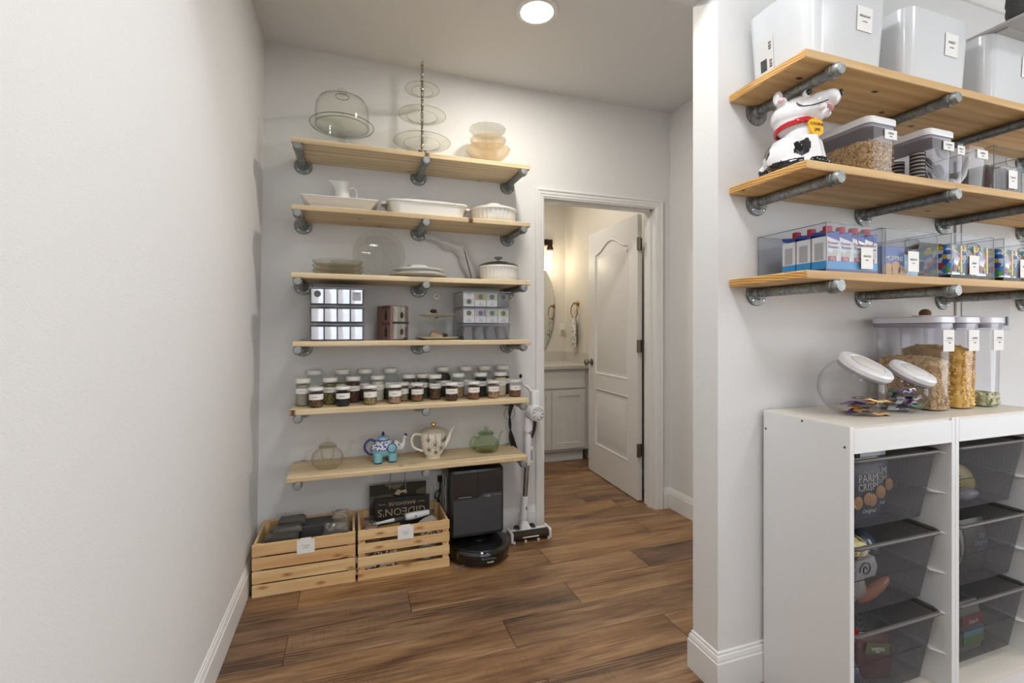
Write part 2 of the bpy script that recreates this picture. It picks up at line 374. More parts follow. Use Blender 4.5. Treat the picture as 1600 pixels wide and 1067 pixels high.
def text(s, size, m, parent, loc, rot=(R(90), 0, 0), name='lettering', font_scale=(1, 1), ext=.0004, align='CENTER', sp=1.0):
    k = (s, size, align, sp, m.name)
    if k not in TXT:
        cu = bpy.data.curves.new('txt', 'FONT'); cu.body = s; cu.size = size; cu.align_x = align; cu.align_y = 'CENTER'; cu.extrude = ext / 2; cu.resolution_u = 2; cu.space_character = sp
        o = bpy.data.objects.new('txt', cu); C.objects.link(o); dg = bpy.context.evaluated_depsgraph_get()
        me = bpy.data.meshes.new_from_object(o.evaluated_get(dg)); C.objects.unlink(o); bpy.data.objects.remove(o)
        me.materials.clear(); me.materials.append(m); TXT[k] = me
    o = link(name, TXT[k], parent, loc, rot); o.scale = (font_scale[0], font_scale[1], 1); return o
def fuse(mb, voxel, smooth_it=6, fac=.5):
    """voxel-fuse overlapping solids into one continuous skin"""
    me = bpy.data.meshes.new('tmp'); me.from_pydata(mb.v, [], mb.f)
    import bmesh
    bm = bmesh.new(); bm.from_mesh(me); bmesh.ops.recalc_face_normals(bm, faces=bm.faces); bm.to_mesh(me); bm.free()
    o = bpy.data.objects.new('tmp', me); C.objects.link(o)
    r = o.modifiers.new('r', 'REMESH'); r.mode = 'VOXEL'; r.voxel_size = voxel; r.use_smooth_shade = True
    s = o.modifiers.new('s', 'SMOOTH'); s.iterations = smooth_it; s.factor = fac
    dg = bpy.context.evaluated_depsgraph_get()
    me2 = bpy.data.meshes.new_from_object(o.evaluated_get(dg)); C.objects.unlink(o); bpy.data.objects.remove(o)
    me2.polygons.foreach_set('use_smooth', [True] * len(me2.polygons))
    return me2
# ================================================================ STRUCTURE
WX0, WX1 = -.466, -.430      # the left wall leans slightly: foot and head
YB = 2.75; PX, PY0, PY1 = 1.185, 1.296, 1.42; CW = 2.10; HC = 2.74
DX0, DX1, DH = 1.151, 1.976, 2.066
# floor: planks are children
sub = struct('floor', M().box(-.6, 4.6, -6.1, 5.0, -.05, -.006), mat('subfloor', (40, 28, 20), .9))
PW, PL = .184, 1.228
starts = {0: 1.283 - .627, }
known = {1.362: .656, 1.546: 1.283, 1.730: .609, 1.914: -.241, 2.098: .251, 2.282: -.228, 2.466: 1.745 - PL}
plank_cache = {}
def plank(x0, x1, y0, y1):
    k = (round(x1 - x0, 3), round(y1 - y0, 3))
    if k not in plank_cache:
        a, b = k; g = .0009; bm = M()
        bm.loft([[(g, g, -.006), (a - g, g, -.006), (a - g, b - g, -.006), (g, b - g, -.006)],
                 [(g, g, -.001), (a - g, g, -.001), (a - g, b - g, -.001), (g, b - g, -.001)],
                 [(g * 2.4, g * 2.4, 0), (a - g * 2.4, g * 2.4, 0), (a - g * 2.4, b - g * 2.4, 0), (g * 2.4, b - g * 2.4, 0)]])
        plank_cache[k] = bm.build('plank', FLOORM, sub, (x0, y0, 0)); return plank_cache[k]
    o = link('plank', plank_cache[k].data, sub, (x0, y0, 0)); return o
row = 1.362 - PW * 39; i = 0
while row < 4.62:
    y0, y1 = row, row + PW
    key = min(known, key=lambda q: abs(q - row))
    s = known[key] if abs(key - row) < .02 else random.uniform(0, PL)
    xl, xr = (-.452, 4.5) if y0 < 1.28 else (-.452, 2.165)
    if y0 > -3.0 or True:
        x = s - PL * math.ceil((s - xl) / PL)
        while x < xr:
            a, b = max(x, xl), min(x + PL, xr)
            if b - a > .01 and y0 > -5.9: plank(a, b, y0, y1)
            x += PL
    row += PW; i += 1
T = .12
wl = M().loft([[(WX0 - T, -6.1, 0), (WX0, -6.1, 0), (WX0, 4.7, 0), (WX0 - T, 4.7, 0)], [(WX1 - T, -6.1, HC), (WX1, -6.1, HC), (WX1, 4.7, HC), (WX1 - T, 4.7, HC)]])
struct('wall_left', wl, WALL)
wb = M().box(-.6, DX0 - .012, YB, YB + T, 0, HC).box(DX1 + .012, 2.3, YB, YB + T, 0, HC).box(DX0 - .012, DX1 + .012, YB, YB + T, DH + .012, HC)
struct('wall_back', wb, WALL)
struct('wall_corridor', M().box(CW, CW + T, PY1 - .05, YB, 0, HC), WALL)
struct('wall_right', M().box(PX, 4.6, PY0, PY1, 0, HC), WALL)
struct('trim_header', M().box(-.6, PX, PY0, PY1, 2.42, HC), WALL)
struct('ceiling', M().box(-.6, 4.6, -6.1, 4.75, HC, HC + .1), CEIL)
# kitchen shell behind the camera, with an opening in the rear wall for the added light
kr = M().box(-.6, -.32, -6.12, -6.0, 0, HC).box(4.32, 4.6, -6.12, -6.0, 0, HC).box(-.32, 4.32, -6.12, -6.0, 0, .22).box(-.32, 4.32, -6.12, -6.0, 2.58, HC)
struct('wall_rear', kr, WALL)
struct('wall_kitchen', M().box(4.5, 4.62, -6.1, PY0, 0, HC), WALL)
# bathroom
BX, BY = 2.16, 4.58
struct('wall_bathroom_right', M().box(BX, BX + T, YB + T, BY + T, 0, HC), BATHW)
struct('wall_bathroom_back', M().box(-.5, BX + T, BY, BY + T, 0, HC), BATHW)
struct('wall_bathroom_left', M().box(.3, .42, YB + T, BY, 0, HC), BATHW)
# baseboards: profile extruded
BPROF = [(0, 0), (.014, 0), (.014, .102), (.011, .106), (.011, .112), (.008, .124), (.005, .127), (.005, .134), (0, .138)]
def baseboard(name, p0, p1, n, m0=0, m1=0, m=TRIM, lean=None):
    """p0->p1 along the wall foot, n = outward normal; m0/m1 = mitre signs"""
    d = (Vector(p1) - Vector(p0)).normalized(); n = Vector(n); mb = M(); rings = []
    for p, s_ in ((p0, m0), (p1, m1)):
        rings.append([tuple(Vector((p[0], p[1], 0)) + n.to_3d() * u + d.to_3d() * (u * s_) + Vector((0, 0, v))) for u, v in BPROF])
    mb.loft(rings); return struct(name, mb, m)
wb_y = 2.74
baseboard('baseboard_left', (WX0 + .001, -5.9), (WX0 + .001, YB), (1, 0), 0, -1)
baseboard('baseboard_back', (-.45, YB), (DX0 - .062, YB), (0, -1))
baseboard('baseboard_corner', (DX1 + .062, YB), (CW, YB), (0, -1), 0, -1)
baseboard('baseboard_corridor', (CW, YB), (CW, PY1), (-1, 0), 1, 0)
baseboard('baseboard_end', (PX, PY1), (PX, PY0), (-1, 0), -1, 1)
baseboard('baseboard_right', (PX, PY0), (4.5, PY0), (0, -1), -1, 0)
baseboard('baseboard_behind', (PX, PY1), (CW, PY1), (0, 1), -1, 0)
baseboard('baseboard_bathroom', (BX, YB + T), (BX, 4.03), (-1, 0))
# crown moulding on the kitchen wall
mb = M(); pr = [(0, 0), (.012, .0), (.016, .014), (.03, .03), (.05, .05), (.058, .066), (.064, .085), (0, .085)]
mb.loft([[(x, PY0 - u, 2.655 + v) for u, v in pr] for x in (PX, 4.5)]); struct('trim_crown', mb, TRIM)
# door casing + jamb + stop
CP = [(0, 0), (0, .012), (.006, .018), (.014, .018), (.018, .013), (.034, .013), (.038, .010), (.050, .010), (.054, .006), (.060, .004), (.060, 0)]
def casing(yw, sgn, nm):
    mb = M()
    path = [(DX0, 0, -1, 0), (DX0, DH, -1, 1), (DX1, DH, 1, 1), (DX1, 0, 1, 0)]
    rings = []
    for x, z, ox, oz in path:
        rings.append([(x + ox * (.060 - u), yw - sgn * v, z + oz * (.060 - u)) for u, v in CP])
    for a, b in ((0, 1), (1, 2), (2, 3)): mb.loft([rings[a], rings[b]])
    return struct(nm, mb, TRIM)
casing(YB, 1, 'trim_1'); casing(YB + T, -1, 'trim_2')
mb = M().box(DX0 - .012, DX0, YB, YB + T, 0, DH).box(DX1, DX1 + .012, YB, YB + T, 0, DH).box(DX0 - .012, DX1 + .012, YB, YB + T, DH, DH + .012)
mb.box(DX0, DX0 + .011, YB + .04, YB + .075, 0, DH).box(DX1 - .011, DX1, YB + .04, YB + .075, 0, DH).box(DX0, DX1, YB + .04, YB + .075, DH - .011, DH)
struct('trim_3', mb, TRIM)
# ================================================================ DOOR
def offset_poly(p, d):
    n = len(p); out = []
    for i in range(n):
        a, b, c = Vector(p[i - 1]), Vector(p[i]), Vector(p[(i + 1) % n])
        e1 = (b - a).normalized(); e2 = (c - b).normalized()
        n1 = Vector((-e1.y, e1.x)); n2 = Vector((-e2.y, e2.x)); m = (n1 + n2).normalized()
        k = d / max(.3, m.dot(n1)); out.append(tuple(b + m * k))
    return out
def archz(x):
    t = (x - .13) / .55
    return 1.865 + .085 * (.5 - .5 * math.cos(2 * math.pi * t)) ** 1.1
DT = 2.058
dr = thing('door_1', 'white two-panel arch-top door standing open into the bathroom', 'door', (1.945, 2.91, .008), R(87.3))
dr['kind'] = 'structure'
mb = M().box(0, .81, -.035, -.008, 0, DT)
mb.box(0, .13, -.008, 0, 0, DT).box(.68, .81, -.008, 0, 0, DT).box(.13, .68, -.008, 0, 0, .245).box(.13, .68, -.008, 0, .73, .852)
xs = [.13 + .55 * i / 24 for i in range(25)]
for a, b in zip(xs, xs[1:]):
    mb.add([(a, 0, archz(a)), (b, 0, archz(b)), (b, 0, DT), (a, 0, DT), (a, -.008, archz(a)), (b, -.008, archz(b)), (b, -.008, DT), (a, -.008, DT)],
           [(0, 1, 2, 3), (0, 4, 5, 1), (3, 2, 6, 7)])
mb.build('slab', DOORM, dr)
up = [(.13, .852), (.68, .852)] + [(x, archz(x)) for x in reversed(xs)]
lo = [(.13, .245), (.68, .245), (.68, .73), (.13, .73)]
for pl in (up, lo):
    rings = []
    for d, y in ((0, 0), (.003, .0025), (.008, .001), (.014, -.006), (.026, -.007), (.05, -.001)):
        rings.append([(u, y, v) for u, v in offset_poly(pl, d)])
    M().loft(rings, False, True).build('panel', DOORM, dr, smooth=True)
for z in (1.843, 1.109, .361):
    h = M().box(-.002, .0, -.036, .002, z - .045, z + .045).build('hinge', NICKEL, dr)
    M().lathe([(.006, z - .046), (.006, z + .046)], (-.006, .004, 0), 10).build('knuckle', NICKEL, h, smooth=True)
    M().box(-.042, -.006, .002, .0045, z - .045, z + .045).build('leaf', NICKEL, h)
for s_ in (1, -1):
    k = M().lathe([(.03, 0), (.03, .006), (.012, .012), (.011, .03), (.026, .04), (.029, .052), (.024, .064), (0, .067)], (0, 0, 0), 20)
    k.build('knob', NICKEL, dr, (.745, 0 if s_ > 0 else -.035, .945), (R(-90 * s_), 0, 0), smooth=True)
# ================================================================ BATHROOM
VAN = mat('vanity_paint', (222, 220, 216), .4); STONE = mat('pale_stone', (205, 200, 192), .2, bump=(8, .1, .002))
v = thing('vanity_cabinet', 'white shaker vanity cabinet seen through the open bathroom door', 'vanity', (0, 0, 0))
mb = M().box(.95, 2.10, 4.01, 4.579, .10, .867).box(.95, 2.10, 4.06, 4.579, 0, .10).box(2.10, 2.158, 4.02, 4.04, .1, .867); mb.build('body', VAN, v)
mb = M().box(.95, 2.095, 4.048, 4.059, 0, .035); mb.build('toe_strip', TRIM, v)
def shaker(x0, x1, z0, z1, nm, par):
    d = M().box(x0, x1, 3.997, 4.009, z0, z1)
    if z1 - z0 > .3:
        f = .055
        d.box(x0, x0 + f, 3.990, 3.997, z0, z1).box(x1 - f, x1, 3.990, 3.997, z0, z1).box(x0 + f, x1 - f, 3.990, 3.997, z0, z0 + f).box(x0 + f, x1 - f, 3.990, 3.997, z1 - f, z1)
    else: d.box(x0, x1, 3.990, 3.997, z0, z1)
    return d.build(nm, VAN, par)
for x0, x1 in ((.97, 1.355), (1.36, 1.745), (1.75, 2.09)): shaker(x0, x1, .125, .672, 'door', v)
shaker(.97, 1.355, .69, .84, 'drawer', v); shaker(1.36, 2.09, .69, .84, 'drawer_front', v)
c = thing('vanity_countertop', 'pale grey stone countertop with backsplash on the bathroom vanity', 'countertop', (0, 0, 0))
M().box(.93, 2.158, 3.97, 4.578, .868, .9).build('slab', STONE, c, bevel=.003)
M().box(.93, 2.158, 4.56, 4.578, .9, 1.0).build('backsplash', STONE, c)
M().box(2.14, 2.158, 3.98, 4.56, .9, 1.0).build('side_splash', STONE, c)
mi = thing('wall_mirror', 'oval frameless mirror above the bathroom vanity', 'mirror', (1.735, BY, 1.452))
MIR = mat('mirror_glass', (225, 228, 228), .02, 1.0)
el = [(.30 * math.cos(a), .53 * math.sin(a)) for a in [2 * math.pi * i / 64 for i in range(64)]]
M().prism(el, -.018, -.001, 'XZ').build('backing', mat('mirror_edge', (120, 115, 105), .4, .6), mi)
M().prism(offset_poly(el, .004), -.02, -.0185, 'XZ').build('mirror_glass', MIR, mi)
vl = thing('vanity_light', 'bronze vanity light with glowing glass shades above the mirror', 'wall lamp', (1.735, BY, 2.15))
BRZ = mat('dark_bronze', (58, 42, 32), .4, .8)
M().box(-.27, .27, -.03, -.001, -.03, .03).build('back_plate', BRZ, vl, bevel=.004)
GLOW = mat('lamp_glow', (255, 238, 205), .5, emit=7)
for x in (-.2, 0, .2):
    a = M().tube([(x, -.02, 0), (x, -.09, .01), (x, -.115, -.01), (x, -.12, -.04)], .008).build('arm', BRZ, vl, smooth=True)
    M().lathe([(.012, 0), (.02, -.01), (.034, -.05), (.034, -.06)], (x, -.12, -.035), 20).build('socket_cup', BRZ, a, smooth=True)
    M().ball((x, -.12, -.155), .022, .022, .045).build('bulb', GLOW, a, smooth=True)
    M().lathe([(.032, -.09), (.042, -.13), (.045, -.24)], (x, -.12, 0), 20).build('glass_shade', CLEAR, a, smooth=True)
    l = bpy.data.lights.new('vanity_bulb', 'POINT'); l.energy = BATH_P; l.color = (1, .84, .62); l.shadow_soft_size = .04
    lo_ = bpy.data.objects.new('vanity_bulb', l); C.objects.link(lo_); lo_.location = (1.735 + x, BY - .12, 1.9)
disk('bathroom_ceiling_fill', (1.4, 3.6, 2.72), .2, 8, (1, .93, .85))  # added fill for the bathroom, has no fitting
tr = thing('towel_ring', 'brass towel ring on the bathroom side wall', 'towel ring', (BX, 4.27, 1.497))
my = Matrix.Rotation(R(90), 3, 'Y')
M().lathe([(.026, 0), (.026, .008), (.012, .014), (.011, .05), (0, .052)], (-.001, 0, 0), 20, mtx=Matrix.Rotation(R(-90), 3, 'Y')).build('mount', BRASS, tr, smooth=True)
M().torus((-.045, 0, -.075), .073, .0055, 40, 8, mtx=my).build('ring', BRASS, tr, smooth=True)
TOW = speck('towel_print', [(232, 230, 226), (200, 196, 190), (150, 145, 140), (225, 222, 218)], 70, .9, .3)
tw = thing('hand_towel', 'grey patterned hand towel hanging from the brass ring', 'towel', (BX - .045, 4.27, 1.36))
for k, (y0, y1, z0, dx) in enumerate(((-.07, .035, -.30, -.02), (.005, .09, -.285, .018))):
    mb = M(); rings = []
    for z, sq in ((z0, 1), (z0 * .5, .95), (-.06, .8), (0, .5), (.0, .5)):
        pts = []
        for i in range(14):
            t = i / 13; y = y0 + (y1 - y0) * t; y = (y - .01) * sq + .01
            pts.append((dx * (1 if z < 0 else .2) + .008 * math.sin(t * 9 + k) * (1 if z < -.03 else .4), y, z))
        rings.append(pts + [(p[0] + .007, p[1], p[2]) for p in reversed(pts)])
    mb.loft(rings).build('fold', TOW, tw, smooth=True)
ot = thing('bathroom_outlet', 'small white outlet with night light beside the oval mirror', 'outlet', (2.125, BY, 1.235))
M().box(-.034, .034, -.006, -.0005, -.057, .057).build('plate', TRIM, ot, bevel=.002)
M().box(-.016, .016, -.03, -.006, -.04, 0).build('night_light', mat('amber_plastic', (190, 175, 110), .4), ot, bevel=.004)
# ================================================================ PANTRY DOWNLIGHT (real fitting)
dl = thing('recessed_ceiling_light', 'round white recessed light glowing in the pantry ceiling', 'ceiling light', (.828, 2.064, HC))
M().lathe([(.10, -.001), (.10, -.004), (.096, -.008), (.078, -.010), (.074, -.004), (.074, -.001)], (0, 0, 0), 40).build('trim_ring', TRIM, dl, smooth=True)
M().lathe([(0, -.0035), (.0735, -.0035)], (0, 0, 0), 40).build('lens', mat('lamp_lens', (255, 250, 240), .5, emit=14), dl)
# ================================================================ SHELVES
pipe_me = {}
def bracket(sh, x, y_wall, length, ztop):
    """pipe > flange, end_cap ; pipe centre sits 1.7 cm under the board"""
    k = round(length, 3); z = ztop - .026 - .0168
    if k not in pipe_me:
        p = M().lathe([(.0165, .0), (.0165, length - .02)], (0, 0, 0), 18, mtx=Matrix.Rotation(R(90), 3, 'X')).build('pipe', GALV, sh, (x, y_wall, z), smooth=True)
        fl = M()
        X = Matrix.Rotation(R(90), 3, 'X')
        fl.lathe([(.046, .0005), (.046, .005), (.043, .008), (.026, .009), (.024, .016), (.0215, .022), (.0205, .022)], (0, 0, 0), 28, mtx=X)
        f = fl.build('flange', GALV, p, smooth=True)
        sc_ = M()
        for a in (45, 135, 225, 315): sc_.lathe([(.0045, .008), (.004, .0105), (0, .0112)], (.035 * math.cos(R(a)), 0, .035 * math.sin(R(a))), 8, mtx=X)
        sc_.build('screw_heads', CHROME, p, smooth=True, kind='stuff')
        cp = M(); cp.lathe([(.0225, length - .034), (.0225, length - .022), (.0205, length - .02), (.020, length - .006), (.017, length), (0, length + .001)], (0, 0, 0), 18, mtx=X)
        hx = M().lathe([(.0225, length - .034), (.0235, length - .03), (.0235, length - .024), (.021, length - .021)], (0, 0, 0), 18, mtx=X)
        cp.build('end_cap', GALV, p, smooth=True)
        pipe_me[k] = p; return p
    src = pipe_me[k]; o = src.copy(); C.objects.link(o); o.parent = sh; o.location = (x, y_wall, z)
    for ch in src.children:
        c_ = ch.copy(); C.objects.link(c_); c_.parent = o
    return o
def shelf(x0, x1, yf, yw, zt, pipes, m, label, group):
    sh = thing('pipe_shelf', label, 'shelf', (0, 0, 0), 0, group)
    b = M().box(x0, x1, yf, yw - .001, zt - .026, zt)
    o = b.build('board', [m, ENDG] if m is PINE2 else m, sh, bevel=.004, seg=2)
    if m is PINE2:
        for p in o.data.polygons:
            if abs(p.normal.x) > .6: p.material_index = 1
    for x in pipes: bracket(sh, x, yw, yw - yf + .014, zt)
    return o
BZ = [2.155, 1.835, 1.510, 1.181, .853, .534]
bl = ['top pine pipe shelf holding the glass cake stands', 'second pine pipe shelf from the top with white bakeware', 'third pine pipe shelf with the leaning clear platter',
      'fourth pine pipe shelf under the stacked clear bins', 'fifth pine pipe shelf carrying the spice jars', 'lowest pine pipe shelf carrying four teapots']
for i, z in enumerate(BZ):
    dx = (0, 0, 0, .006, -.008, -.02)[i]
    shelf(-.272 + dx, .946 + dx * .8, 2.455, YB, z, (-.243, .367, .906), PINE, bl[i], 'pine pipe shelves on the back wall')
RZ = [2.045, 1.727, 1.410]
rl = ['upper right pine pipe shelf under the white bins', 'middle right pine pipe shelf with the dog cookie jar', 'lower right pine pipe shelf with clear snack bins']
for i, z in enumerate(RZ):
    shelf(1.232, 3.05, 1.003, PY0, z, (1.352, 1.886, 2.36, 2.92), PINE2, rl[i], 'pine pipe shelves on the right wall')
# ================================================================ TOP BACK SHELF
z0 = BZ[0]
RIMG = glass('rim_glass', (226, 226, 220), (120, 122, 116), 1.6)
RIMD_ = glass('dark_rim_glass', (170, 176, 170), (70, 76, 72), 1.8)
t = thing('cake_stand', 'clear glass domed cake stand on the left of the top shelf', 'cake stand', (-.044, 2.588, z0))
M().lathe([(.05, 0), (.052, .004), (.03, .012), (.014, .03), (.018, .05), (.012, .07), (.02, .095), (.032, .112), (.10, .118), (.150, .124), (.158, .134), (.156, .136), (.148, .129), (.10, .124), (0, .122)], seg=48).build('pedestal_plate', CLEAR, t, smooth=True)
M().torus((0, 0, .1345), .157, .0018, 72, 6).build('plate_edge', RIMD_, t, smooth=True)
d = M().lathe([(.128, .128), (.131, .13), (.131, .20), (.127, .235), (.112, .262), (.08, .278), (.03, .285), (.012, .288)], seg=48).build('dome', glass('dome_glass', (253, 254, 250), (84, 90, 86), 1.2), t, smooth=True)
M().torus((0, 0, .1295), .1295, .0016, 72, 6).build('dome_edge', RIMD_, d, smooth=True); M().torus((0, 0, .2845), .033, .0014, 40, 5).build('dome_ring', RIMD_, d, smooth=True)
M().lathe([(.010, .286), (.009, .295), (.02, .303), (.023, .313), (.018, .324), (0, .328)], seg=20).build('knob', CLEAR, d, smooth=True)
t = thing('tiered_serving_stand', 'three-tier clear glass serving stand with twisted silver rod', 'serving stand', (.366, 2.592, z0))
M().lathe([(.03, 0), (.031, .01), (.02, .03), (.024, .055), (.016, .06), (0, .062)], seg=20).build('base', mat('aged_silver', (170, 158, 136), .3, 1), t, smooth=True)
for k, (zz, r_) in enumerate(((.085, .153), (.232, .128), (.372, .092))):
    mb = M(); seg = 72; rings = []
    for rf, zf in ((.05, 0), (.6, .002), (.64, .008), (.9, .012), (1, .018), (.985, .02), (.63, .012), (.58, .006), (.05, .004)):
        rings.append([(r_ * rf * (1 + (.008 if i % 2 and rf > .9 else 0)) * math.cos(2 * math.pi * i / seg), r_ * rf * (1 + (.008 if i % 2 and rf > .9 else 0)) * math.sin(2 * math.pi * i / seg), zz + zf) for i in range(seg)])
    M().torus((0, 0, zz + .0185), r_ * .995, .0016, 72, 6).build('plate_rim', RIMG, t, smooth=True)
    M().torus((0, 0, zz + .009), r_ * .64, .0011, 64, 5).build('plate_ring', RIMG, t, smooth=True)
    mb.loft(rings).build('plate', glass('thin_plate_glass', (252, 252, 249), (160, 156, 148), 1.3), t, smooth=True)
mb = M()
for ph in (0, math.pi):
    mb.tube([(.0045 * math.cos(a + ph), .0045 * math.sin(a + ph), .06 + .48 * i / 160) for i, a in enumerate([j * .55 for j in range(161)])], .0038, 6)
mb.build('twisted_rod', mat('dark_silver', (168, 160, 148), .3, 1), t, smooth=True)
mb = M()
for zz in (.08, .225, .25, .365, .392, .47): mb.ball((0, 0, zz), .011, .011, .009, 12)
mb.tube([(0, 0, .53), (.004, 0, .545), (0, 0, .56)], [.004, .003, .001], 6); mb.build('finials', CHROME, t, smooth=True, kind='stuff')
def pedestal_bowl(label, r_, h, x, y, z, m, grp):
    t = thing('pedestal_bowl', label, 'glass bowl', (x, y, z), 0, grp)
    mb = M(); seg = 64; rings = []
    for rf, zf in ((.36, 0), (.36, .04), (.2, .1), (.17, .22), (.3, .34), (.7, .55), (.95, .85), (1, 1.0), (.97, .98), (.66, .62), (0.02, .42)):
        k_ = 1 if rf > .5 else 0
        rings.append([(r_ * rf * (1 + .02 * k_ * math.cos(16 * 2 * math.pi * i / seg)) * math.cos(2 * math.pi * i / seg), r_ * rf * (1 + .02 * k_ * math.cos(16 * 2 * math.pi * i / seg)) * math.sin(2 * math.pi * i / seg), h * zf) for i in range(seg)])
    mb.loft(rings).build('bowl', m, t, smooth=True)
pedestal_bowl('amber tinted pressed glass pedestal bowl, bottom of its stack', .126, .112, .742, 2.6, z0, AMBERG, 'stacked pressed glass bowls')
pedestal_bowl('pressed glass bowl in the middle of the frosted stack', .103, .085, .742, 2.6, z0 + .082, AMBERG, 'stacked pressed glass bowls')
pedestal_bowl('frosted pressed glass bowl on top of its stack', .104, .085, .738, 2.6, z0 + .143, FROSTG, 'stacked pressed glass bowls')
# ================================================================ SECOND SHELF
z0 = BZ[1]
def sqtray(w0, d0, w1, d1, h, m, t, nm='tray', zb=0):
    rs = [ring(rr(w0, d0, .012), zb), ring(rr(w0 * 1.01, d0 * 1.01, .012), zb + h * .25), ring(rr(w1, d1, .012), zb + h * .93), ring(rr(w1, d1, .012), zb + h),
          ring(rr(w1 - .008, d1 - .008, .01), zb + h), ring(rr(w0, d0, .01), zb + h * .35), ring(rr(w0 - .04, d0 - .04, .01), zb + h * .3)]
    return M().loft(rs).build(nm, m, t, smooth=True)
t = thing('square_platter', 'white square platter with flared rim holding the cream pitcher', 'platter', (-.052, 2.6, z0))
sqtray(.285, .19, .362, .27, .056, WHITE, t, 'dish')
mb = M()
for a, b, c_, d_ in ((-.13, .13, -.085, -.078), (-.13, .13, .078, .085), (-.13, -.123, -.085, .085), (.123, .13, -.085, .085)): mb.box(a, b, c_, d_, .0, .004)
mb.build('foot_rim', mat('unglazed_foot', (205, 192, 172), .7), t)
t = thing('creamer_pitcher', 'small white pitcher standing on the square platter', 'pitcher', (-.045, 2.61, z0 + .02))
mb = M(); rings = []
for r_, z_, sp in ((.03, 0, 0), (.036, .004, 0), (.042, .03, 0), (.041, .07, 0), (.036, .105, .002), (.036, .125, .012), (.040, .145, .03), (.036, .143, .03), (.032, .125, .01), (.036, .07, 0), (.034, .01, 0)):
    q = []
    for i in range(32):
        a = 2 * math.pi * i / 32; k = max(0, -math.cos(a)) ** 6
        q.append((r_ * math.cos(a) - sp * k, r_ * math.sin(a), z_ + sp * k * .35))
    rings.append(q)
mb.loft(rings).build('body', WHITE, t, smooth=True)
M().tube([(.036, 0, .118), (.052, 0, .128), (.07, 0, .115), (.074, 0, .09), (.064, 0, .06), (.05, 0, .042), (.04, 0, .045)], [.006, .0065, .006, .006, .006, .006, .007], 10).build('handle', WHITE, t, smooth=True)
def ovaldish(w_, d_, h, t, nm):
    rs = []
    for k, z_ in ((.86, 0), (.9, h * .3), (.95, h * .85), (1.0, h * .9), (1.0, h), (.96, h), (.9, h * .85), (.84, h * .25)):
        rs.append(ring(rr(w_ * k, d_ * k, .05, 6), z_))
    mb = M().loft(rs)
    for s_ in (1, -1):
        mb.loft([ring([(s_ * (w_ / 2 - .02), -.05), (s_ * (w_ / 2 + .022), -.035), (s_ * (w_ / 2 + .022), .035), (s_ * (w_ / 2 - .02), .05)], z_) for z_ in (h * .86, h)])
    return mb.build(nm, WHITE, t, smooth=True)
t = thing('rectangular_baking_dish', 'large white rectangular baking dish beside the square platter', 'baking dish', (.388, 2.6, z0), 0, 'white rectangular baking dishes')
ovaldish(.43, .25, .075, t, 'dish')
t = thing('rectangular_baking_dish', 'smaller white baking dish nested inside the large rectangular one', 'baking dish', (.386, 2.625, z0 + .03), 0, 'white rectangular baking dishes')
ovaldish(.30, .17, .066, t, 'dish')
def fluted(t, r_, h, nm='dish', ears=True):
    seg = 120; rings = []
    for rf, z_, fl in ((.86, 0, 0), (.9, .006, .3), (.93, h * .3, 1), (.955, h * .8, 1), (.97, h * .86, 0), (1.0, h * .88, 0), (1.0, h, 0), (.95, h, 0), (.9, h * .85, 0), (.86, .01, 0)):
        rings.append([(r_ * rf * (1 + .012 * fl * (1 if i % 4 < 2 else -1)) * math.cos(2 * math.pi * i / seg), r_ * rf * (1 + .012 * fl * (1 if i % 4 < 2 else -1)) * math.sin(2 * math.pi * i / seg), z_) for i in range(seg)])
    return M().loft(rings).build(nm, WHITE, t, smooth=True)
t = thing('fluted_casserole', 'low white fluted round casserole on the second shelf', 'casserole dish', (.770, 2.595, z0), 0, 'white fluted casseroles')
fluted(t, .135, .082)
l_ = M().lathe([(.128, .08), (.12, .088), (.08, .096), (.02, .1), (.02, .098)], seg=48).build('lid', WHITE, t, smooth=True)
M().lathe([(.018, .098), (.022, .108), (.04, .112), (.042, .118), (0, .120)], seg=24).build('lid_knob', WHITE, l_, smooth=True)
# ================================================================ THIRD SHELF
z0 = BZ[2]
for k in range(3):
    t = thing('glass_pie_dish', ['scalloped clear glass pie dish at the bottom of the stack of three', 'scalloped clear glass pie dish in the middle of the stack of three', 'scalloped clear glass pie dish on top of the stack of three'][k], 'pie dish', (-.065, 2.578, z0 + .0235 * k), 0, 'clear glass pie dishes')
    seg = 96; rings = []
    for rf, z_ in ((.72, 0), (.88, .006), (.98, .024), (1, .03), (.975, .028), (.86, .010), (.70, .005)):
        rings.append([(.122 * rf * (1 + .018 * (rf > .9) * math.cos(14 * 2 * math.pi * i / seg)) * math.cos(2 * math.pi * i / seg), .122 * rf * (1 + .018 * (rf > .9) * math.cos(14 * 2 * math.pi * i / seg)) * math.sin(2 * math.pi * i / seg), z_) for i in range(seg)])
    M().loft(rings).build('dish', glass('pie_glass', (249, 248, 243), (160, 156, 144), 1.4, frost=.06, fcol=(222, 216, 200), pattern=(50, .5)), t, smooth=True)
t = thing('glass_butter_dish', 'clear glass butter dish with ridged lid behind the pie dishes', 'butter dish', (-.045, 2.725, z0))
M().box(-.07, .07, -.021, .021, 0, .012).build('dish', PRESSED, t, bevel=.004)
M().loft([ring(rr(.13, .038, .005), .012), ring(rr(.125, .026, .005), .07), ring(rr(.12, .012, .004), .102)]).build('lid', PRESSED, t)
t = thing('glass_platter', 'large round clear glass platter leaning on the wall', 'platter', (.147, 2.712, z0 + .002))
mx = Matrix.Rotation(R(80), 3, 'X'); cz = .1405
M().lathe([(0, -.004), (.10, -.004), (.118, .001), (.139, .006), (.1415, .010), (.138, .0115), (.116, .005), (.1, 0), (0, 0)], (0, 0, cz), 64, mtx=mx).build('plate', glass('platter_glass', (250, 250, 248), (160, 160, 156), 1.0, frost=.04, fcol=(215, 214, 210)), t, smooth=True)
mb = M()
